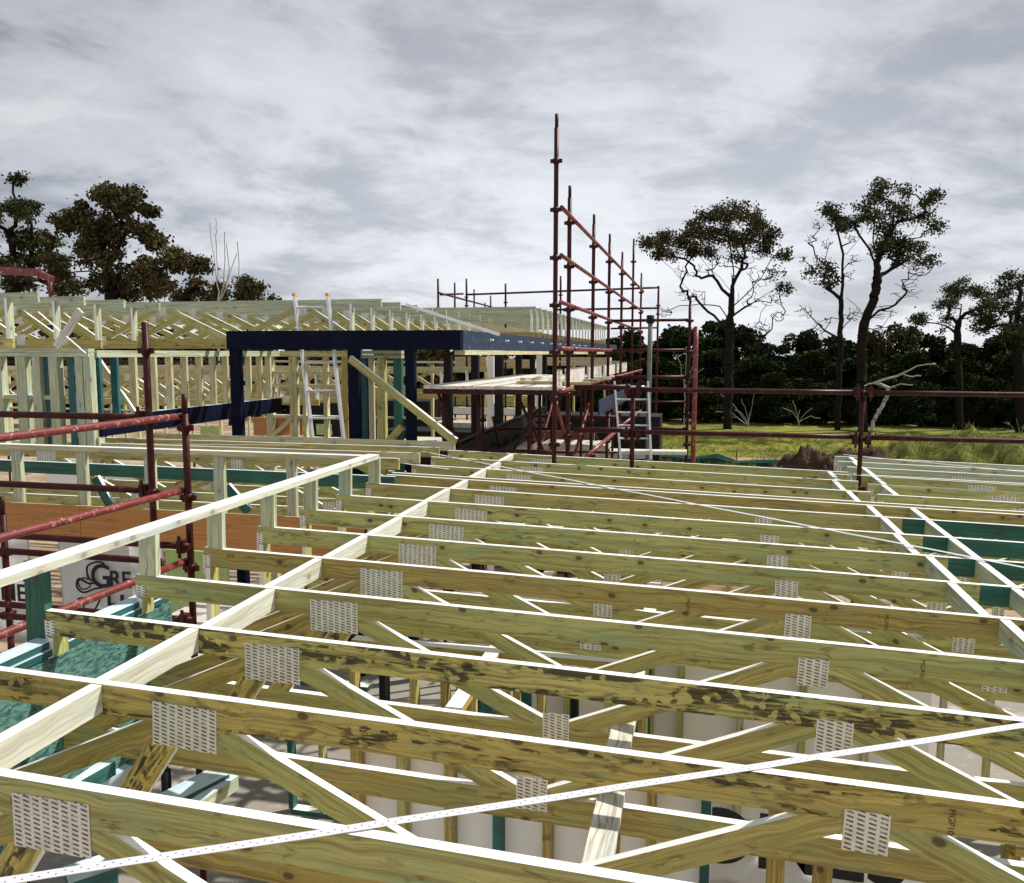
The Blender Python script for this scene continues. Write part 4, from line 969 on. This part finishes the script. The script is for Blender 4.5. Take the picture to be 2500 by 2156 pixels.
build_tree('gum_tree', 'thin sparse gum with dead upper twigs, left of the twin tall gums on the right', None, [(1284, 1400), (1290, 1200), (1298, 1000), (1303, 830), (1310, 640)],
    [(1262, 440, 30), (1290, 480, 28, .8), (1225, 690, 45, .8), (1258, 740, 38, .7), (1180, 700, 25, .4), (1300, 520, 20, .4), (1190, 560, 30, 0), (1215, 500, 30, 0), (1140, 660, 25, 0), (1150, 880, 40, 0), (1230, 780, 30, 0), (1380, 650, 35, 0),
     (1350, 720, 40, 0), (1330, 580, 30, 0), (1200, 960, 40, 0), (1240, 920, 40, 0), (1340, 900, 40, 0), (1240, 600, 30, 0)], YT+1, 1.6, c3, LEAF, r0=.17, seed=5, npts=18, dens=.75, lsize=.155, csig=.185, skip=.42, limbs=(
    [(1310, 645), (1285, 570), (1268, 480)], [(1310, 650), (1340, 620), (1375, 580), (1388, 520)], [(1308, 760), (1250, 700), (1200, 640), (1180, 560)], [(1303, 830), (1240, 780), (1200, 770), (1130, 740)],
    [(1290, 1000), (1230, 960), (1180, 900), (1130, 850)], [(1300, 960), (1340, 920), (1370, 860)], [(1292, 1060), (1250, 1030), (1210, 960)]))
build_tree('gum_tree', 'tallest gum on the right with leaning forked trunk and feathery crown', None, [(1392, 1400), (1385, 1200), (1388, 1050), (1397, 930), (1438, 830), (1455, 740), (1452, 680), (1488, 600), (1518, 520)],
    [(1380, 480, 50), (1340, 495, 40), (1420, 470, 40), (1450, 370, 36), (1490, 355, 30), (1430, 410, 30, .5), (1520, 400, 32, .6), (1560, 430, 28, .6), (1545, 385, 20, .4), (1640, 430, 30, .7), (1660, 410, 22), (1520, 520, 50), (1560, 560, 50), (1610, 590, 50),
     (1650, 590, 36), (1560, 640, 50, .6), (1500, 590, 40), (1620, 660, 40, .4), (1690, 650, 24, .8), (1670, 540, 30, .8), (1640, 480, 26, .8), (1600, 420, 24, .7), (1455, 600, 40, .35), (1500, 460, 40, .3), (1590, 480, 40, .3), (1560, 800, 60, 0), (1500, 880, 50, 0), (1600, 720, 50, 0), (1690, 690, 20, 0), (1480, 960, 40, 0), (1470, 520, 40, 0.05)],
    YT, 2.4, c3, LEAF, r0=.27, seed=11, npts=20, dens=.55, lsize=.155, csig=.185, skip=.45, limbs=(
    [(1400, 905), (1360, 860), (1320, 830)], [(1452, 690), (1420, 620), (1385, 560), (1362, 500)], [(1450, 650), (1432, 590), (1440, 500), (1452, 400), (1482, 360)], [(1518, 520), (1520, 440), (1535, 395)],
    [(1455, 735), (1520, 700), (1600, 660), (1690, 640)], [(1480, 620), (1560, 580), (1620, 540), (1652, 450)], [(1560, 580), (1640, 570), (1685, 540)], [(1540, 500), (1590, 460), (1610, 410)], [(1400, 935), (1460, 880), (1530, 850), (1570, 800)], [(1490, 600), (1540, 500), (1560, 430)], [(1400, 960), (1470, 950), (1500, 900)]))
build_tree('gum_tree', 'small gum with separate flat leaf clumps near the right edge', None, [(1800, 1400), (1795, 1100), (1790, 980), (1810, 850)],
    [(1820, 765, 42), (1860, 800, 38), (1800, 790, 30), (1655, 905, 28), (1725, 850, 30), (1900, 850, 30, .7), (1860, 880, 30, .6), (1770, 900, 20, .4), (1930, 900, 30, .8), (1700, 960, 20, .1)], YT+3, 1.5, c3, LEAF, r0=.2, seed=13, dens=1.5)
build_tree('gum_tree', 'broad gum cut off by the right edge of the photo', None, [(2060, 1400), (2050, 1100), (2040, 950), (2060, 800)],
    [(2000, 800, 50), (2065, 735, 45), (1960, 880, 55), (2050, 880, 65), (2040, 960, 60), (1980, 960, 50), (2100, 820, 50), (2120, 900, 60), (2110, 740, 40), (1930, 930, 40)], YT+2, 2.2, c3, LEAF, r0=.3, seed=17, dens=1.6)
build_tree('fallen_limb', 'pale dead leaning limb with white bare branches at the foot of the twin gums', None, [(1430, 1410), (1436, 1350), (1462, 1300), (1490, 1250), (1502, 1205)],
    [(1690, 1098, 5, 0), (1600, 1190, 8, 0)], YT-2, .4, c3, bark=BARKP, r0=.10, seed=19, npts=1, cat='tree limb', limbs=([(1502, 1205), (1440, 1180), (1400, 1195)], [(1440, 1180), (1500, 1160), (1560, 1145), (1620, 1110), (1690, 1100)], [(1560, 1145), (1600, 1160), (1640, 1150)]))
YL = 44
build_tree('gum_tree', 'big dark gum tree with lumpy crown rising behind the left roof', None, [(640, 1100), (635, 860), (625, 760), (630, 660), (600, 560), (575, 450), (570, 330), (600, 240)],
    [(560, 150, 60), (640, 130, 55), (700, 200, 60), (770, 235, 50), (810, 250, 28), (620, 210, 70), (500, 260, 70), (400, 280, 60), (320, 310, 60), (430, 360, 80), (560, 340, 90), (700, 330, 80), (820, 400, 30), (830, 365, 26), (760, 400, 50), (640, 420, 70), (530, 430, 60),
     (450, 450, 50), (800, 560, 60), (700, 550, 70), (880, 530, 50), (990, 540, 55), (1060, 520, 40, .6), (1130, 545, 40, .45), (860, 620, 60), (640, 640, 70), (500, 650, 60), (400, 620, 50), (950, 640, 60), (1050, 700, 50), (820, 700, 60), (600, 720, 60), (440, 560, 40, .6), (580, 540, 50, .5), (760, 640, 60)],
    YL, 2.5, c1, LEAFB, r0=.38, seed=23, npts=8, dens=1.5, csig=.23, rs=1.3, skip=.30, lsize=.24, smin=.02, limbs=(
    [(632, 660), (500, 600), (430, 540), (350, 440)], [(610, 600), (700, 480), (740, 380), (700, 260), (720, 210)], [(640, 740), (760, 640), (850, 600), (1000, 600), (1110, 575)], [(590, 520), (540, 430), (500, 330)], [(630, 700), (700, 600), (800, 560)]))
build_tree('gum_tree', 'dark gum filling the left edge behind the red bracket', None, [(60, 1100), (70, 800), (80, 600), (60, 400)],
    [(50, 230, 50), (100, 210, 45), (40, 300, 50), (150, 260, 32, .8), (10, 90, 36), (15, 50, 20), (40, 380, 70), (140, 400, 75), (210, 300, 30, .5), (220, 440, 70), (260, 540, 60), (120, 500, 80), (30, 560, 80), (60, 660, 80), (200, 640, 80), (320, 700, 80), (-40, 330, 80), (-60, 500, 80)],
    YL+2, 2.2, c1, LEAF, r0=.4, seed=29, npts=8, dens=1.5, csig=.23, rs=1.3, skip=.30, lsize=.24, smin=.02)
build_tree('gum_tree', 'low rounded gum at the right end of the left-hand tree group', None, [(1300, 1100), (1310, 900), (1300, 780)],
    [(1170, 660, 40), (1200, 700, 50), (1120, 720, 40), (1370, 655, 42), (1430, 690, 40), (1480, 700, 34), (1300, 730, 50), (1240, 750, 50), (1400, 750, 60), (1490, 760, 30), (1060, 760, 50), (1180, 780, 60)], YL+1, 1.6, c1, LEAFB, r0=.25, seed=31, npts=7, dens=1.5, csig=.23, rs=1.3, skip=.30, lsize=.2)
build_tree('bare_sapling', 'leafless pale sapling with upright whips between the left trees and ladder', None, [(1225, 1100), (1225, 780), (1222, 600), (1216, 420), (1212, 305)],
    [(1245, 640, 3, 0)], YL-2, .3, c1, bark=BARKP, r0=.06, seed=37, npts=1, cat='sapling', jit=.015, limbs=([(1225, 700), (1205, 560), (1180, 430), (1165, 325)], [(1226, 790), (1270, 690), (1295, 560), (1312, 395)],
    [(1226, 800), (1290, 710), (1335, 600), (1345, 465)], [(1300, 700), (1380, 660), (1402, 560), (1410, 455)], [(1290, 720), (1300, 600), (1318, 500)]))

def bush_mesh(seed, n=9000, leaf=LEAFG, ls=.30):
    npr = np.random.RandomState(seed); vs = []; fs = []
    lobes = []
    for q in range(30):
        h = npr.uniform(.5, 6.3); rr = 2.9*math.sqrt(max(.05, 1-(h/7.2)**2)); a = npr.uniform(0, 6.28); q_ = npr.uniform(.2, .9)*rr
        lobes.append((Vector((q_*math.cos(a), q_*math.sin(a), h)), npr.uniform(.7, 1.25)*(1 if h < 4.5 else .72)))
    for i in range(n):
        c, r = lobes[npr.randint(len(lobes))]; v = Vector(npr.normal(size=3)).normalized()*r*(.5+.5*npr.rand()**.5)
        v.z *= .8; p = c+v; p.z = max(.0, p.z); d = Vector((npr.normal(), npr.normal(), npr.normal()*.6-.2)).normalized(); s = ls*npr.uniform(.6, 1.3)
        o = d.cross(Vector(npr.normal(size=3))).normalized()*s*.36
        d = d*s; k = len(vs); vs += [p-o*.3, p+d*.5+o, p+d, p+d*.5-o]; fs.append((k, k+1, k+2, k+3))
    me = bpy.data.meshes.new('crown'); me.from_pydata([tuple(v) for v in vs], [], fs); me.materials.append(leaf); me.update(); return me
bms = [bush_mesh(s, leaf=l) for s, l in ((1, LEAFG), (2, LEAFG), (3, LEAF), (4, LEAFB))]
bt_ = bmesh.new(); add_tube(bt_, [(0, 0, 0), (.1, .1, 2.5), (-.1, 0, 5)], [.2, .15, .06], 6)
tkm = bpy.data.meshes.new('trunk'); bt_.to_mesh(tkm); bt_.free(); tkm.materials.append(BARK)
def bush(px, pytop, Y, wpx, k, label, group, rot):
    p = wY(px, pytop, Y); s = (wY(px, 900, Y)-wY(px+1, 900, Y)).length*wpx
    t_ = tag(link(bpy.data.objects.new('dense_tree', None), Matrix.Translation((p.x, Y, 0)) @ Matrix.Rotation(rot, 4, 'Z')), label, 'tree', group)
    for nm, me in (('crown', bms[k]), ('trunk', tkm)):
        o = bpy.data.objects.new(nm, me); col.objects.link(o); o.parent = t_; o.scale = (s/2.2, s/2.6, p.z/7.0)
row = [(1500, 820, 58, 60), (1560, 800, 57, 80), (1640, 790, 56, 90), (1740, 770, 56, 80), (1830, 790, 55, 80), (1900, 830, 54, 70), (1960, 800, 56, 70), (2010, 815, 58, 60), (2080, 825, 55, 80), (2150, 800, 53, 60), (2200, 780, 54, 70),
       (2270, 810, 55, 80), (2340, 830, 56, 70), (2420, 815, 55, 90), (2500, 800, 56, 90), (2600, 810, 56, 90)]
for i, (px, py, Y, wp) in enumerate(row):
    bush(px, py, Y+8, wp, (i*7) % 4 if i in (4, 9, 10) else i % 2, 'dense dark tree in the wood beyond the lawn, %s from the left' % ORD[i], 'dense trees beyond the lawn', i*1.3)
for i in range(15):
    bush(1500+i*82, 850+(i % 3)*14, 57+(i % 4), 75, (i*3) % 3, 'low dark bush at the foot of the wood beyond the lawn, %s from the left' % ORD[i], 'low bushes along the lawn edge', i*2.1)
for i in range(22):
    bush(1440+i*58, 905+(i % 4)*12, 56-(i % 3)*.8, 55, i % 2, 'undergrowth clump under the wood beyond the lawn, %s from the left' % ORD[i], 'undergrowth clumps along the lawn edge', i*.7)
for i in range(16):
    bush(-60+i*72, 780+(i % 3)*16, 52+(i % 3)*2, 75, i % 4 if i % 3 else 3, 'dark tree in the far row behind the left-hand frames, %s from the left' % ORD[i], 'dark trees behind the left-hand frames', i*1.9)
for i in range(7):
    bush(1080+i*60, 835+(i % 3)*10, 60, 60, i % 2, 'distant dark tree beyond the raised platform, %s from the left' % ORD[i], 'distant trees beyond the raised platform', i*1.1)

# tufts, twigs and clutter
def tufts(name, n, xr, yr, hf, m, seed, hs=.16, label=None):
    npr = np.random.RandomState(seed); vs = []; fs = []
    for i in range(n):
        if i % 6 == 0: cx = npr.uniform(*xr); cy = npr.uniform(*yr)
        x = cx+npr.normal()*.07; y = cy+npr.normal()*.07; z = hf(x, y); h = hs*npr.uniform(.4, 1.5); a = npr.uniform(0, 6.28); k = len(vs)
        vs += [(x-.012*math.cos(a), y-.012*math.sin(a), z), (x+.012*math.cos(a), y+.012*math.sin(a), z), (x+npr.normal()*.05, y+npr.normal()*.05, z+h)]; fs.append((k, k+1, k+2))
    me = bpy.data.meshes.new(name); me.from_pydata(vs, [], fs); me.materials.append(m); me.update()
    return tag(link(bpy.data.objects.new(name, me), WORLD), label, 'grass', None, 'stuff')
TUFT = m_leaf('grass_blades', (.20, .21, .04), (.32, .31, .07), (.36, .29, .12))
hh = hump(12.0, 30.0, 9.8, 5.5, 1.45, 5)
tufts('grass_tufts', 26000, (4.5, 20), (25.5, 35), lambda x, y: max(0, hh(x, y)), TUFT, 3, .15, 'rough yellow-green grass growing over the spoil heap')
tufts('lawn_grass', 24000, (-5, 24), (36.4, 48), lambda x, y: .01, TUFT, 4, .12, 'uneven grass along the near edge of the lawn')
tufts('site_weeds', 4000, (-5, 6), (29, 36), lambda x, y: 0, TUFT, 5, .2, 'thin weeds on bare dirt in front of the lawn')
for i, (bx_, by_, pts_) in enumerate(((910, 1340, [(880, 1250), (930, 1230), (790, 1230), (770, 1300), (800, 1330), (850, 1290)]), (640, 1180, [(600, 1060), (650, 1040), (690, 1080), (720, 1120)]),
        (1120, 1330, [(1060, 1290), (1100, 1260), (1180, 1290), (1210, 1330)]), (2050, 1400, [(2000, 1350), (2040, 1330), (2070, 1360), (1990, 1380)]), (1585, 1420, [(1575, 1380), (1590, 1375), (1600, 1390)]))):
    build_tree('bare_shrub', 'pale leafless shrub in front of the dark wood, %s of five from the left' % ORD[[1, 0, 2, 4, 3][i]], None, [(bx_, 1400), (bx_, by_), (bx_+4, by_-30)], [(bx_+6, by_-34, 2, 0)], 51, .3, c3, bark=BARKP, jit=.05, limbs=[[(bx_, by_+20), ((bx_+a_)/2+4, (by_+b_)/2-8), (a_, b_)] for a_, b_ in pts_],
               r0=.035, seed=50+i, npts=1, cat='shrub', smin=.008, group='pale leafless shrubs before the wood')
rnd = random.Random(4)
for i in range(16):
    x = rnd.uniform(-3.3, -1.6); y = rnd.uniform(10.5, 19)
    tube('brace', (x, y, rnd.uniform(2.0, 3.9)), (x+rnd.uniform(-.5, .5), y+rnd.uniform(-.2, 1.8), rnd.uniform(2.0, 3.9)), .022, RED if i % 3 else REDW, s2)
for x, y in ((-2.4, 12.2), (-3.0, 16.5), (-2.2, 15.2), (-1.8, 17), (-2.6, 18.6), (-3.4, 19.4)): post(s2, x, y, 0, 3.98, [3.4, 2.9, 2.4], RED, spigot=False)
for y in (10.1, 13.2, 16.0): 
    for z in (2.5, 3.2): tube('ledger', (-3.3, y, z), (-1.55, y, z+.02), .0225, RED, s2)
for i, (x0, x1, Y, z0, z1, m) in enumerate(((-7.5, -4.4, 19, .1, 2.6, BLACK), (-4.2, -1.0, 21, .1, 2.9, BLACK), (-.8, 1.6, 17.5, .1, 1.9, RUST), (-12, -8, 24, .1, 3.0, BLACK), (-3.6, -2.2, 16.6, .1, 1.6, RUST))):
    tag(board('covered_stack', (x0, Y, (z0+z1)/2), (x1, Y, (z0+z1)/2), z1-z0, 1.2, m, edge=False), 'dark covered material stack behind the scaffold posts, %s of five' % ORD[i], 'stack', 'dark covered stacks in the middle distance')
pp = wZ(*B1(1205, 1120), 1.25)
tag(tube('pipe_stub', (pp.x, pp.y, 1.0), (pp.x, pp.y, 1.42), .035, BLACK, n=14), 'short black pipe stub standing on the perforated planks', 'pipe')
room_wall('stud wall running away beneath the left half of the near roof', (-1.3, 4.1, 0), (-1.3, 7.2, 0), .1, 2.5, .4, [BROWN, KHAKI, TEAL])
room_wall('close-spaced stud wall across the middle rooms', (-2.3, 5.1, 0), (-.4, 5.1, 0), .1, 2.5, .22, [BROWN, BLACK, KHAKI])
room_wall('stud wall at the right of the middle rooms', (1.9, 4.9, 0), (3.9, 4.9, 0), .1, 2.5, .3, [KHAKI, BROWN, OLIVE])
room_wall('stud wall beneath the far right trusses', (.3, 8.2, 0), (3.6, 8.2, 0), .1, 2.5, .4, [OLIVE, STRAW])
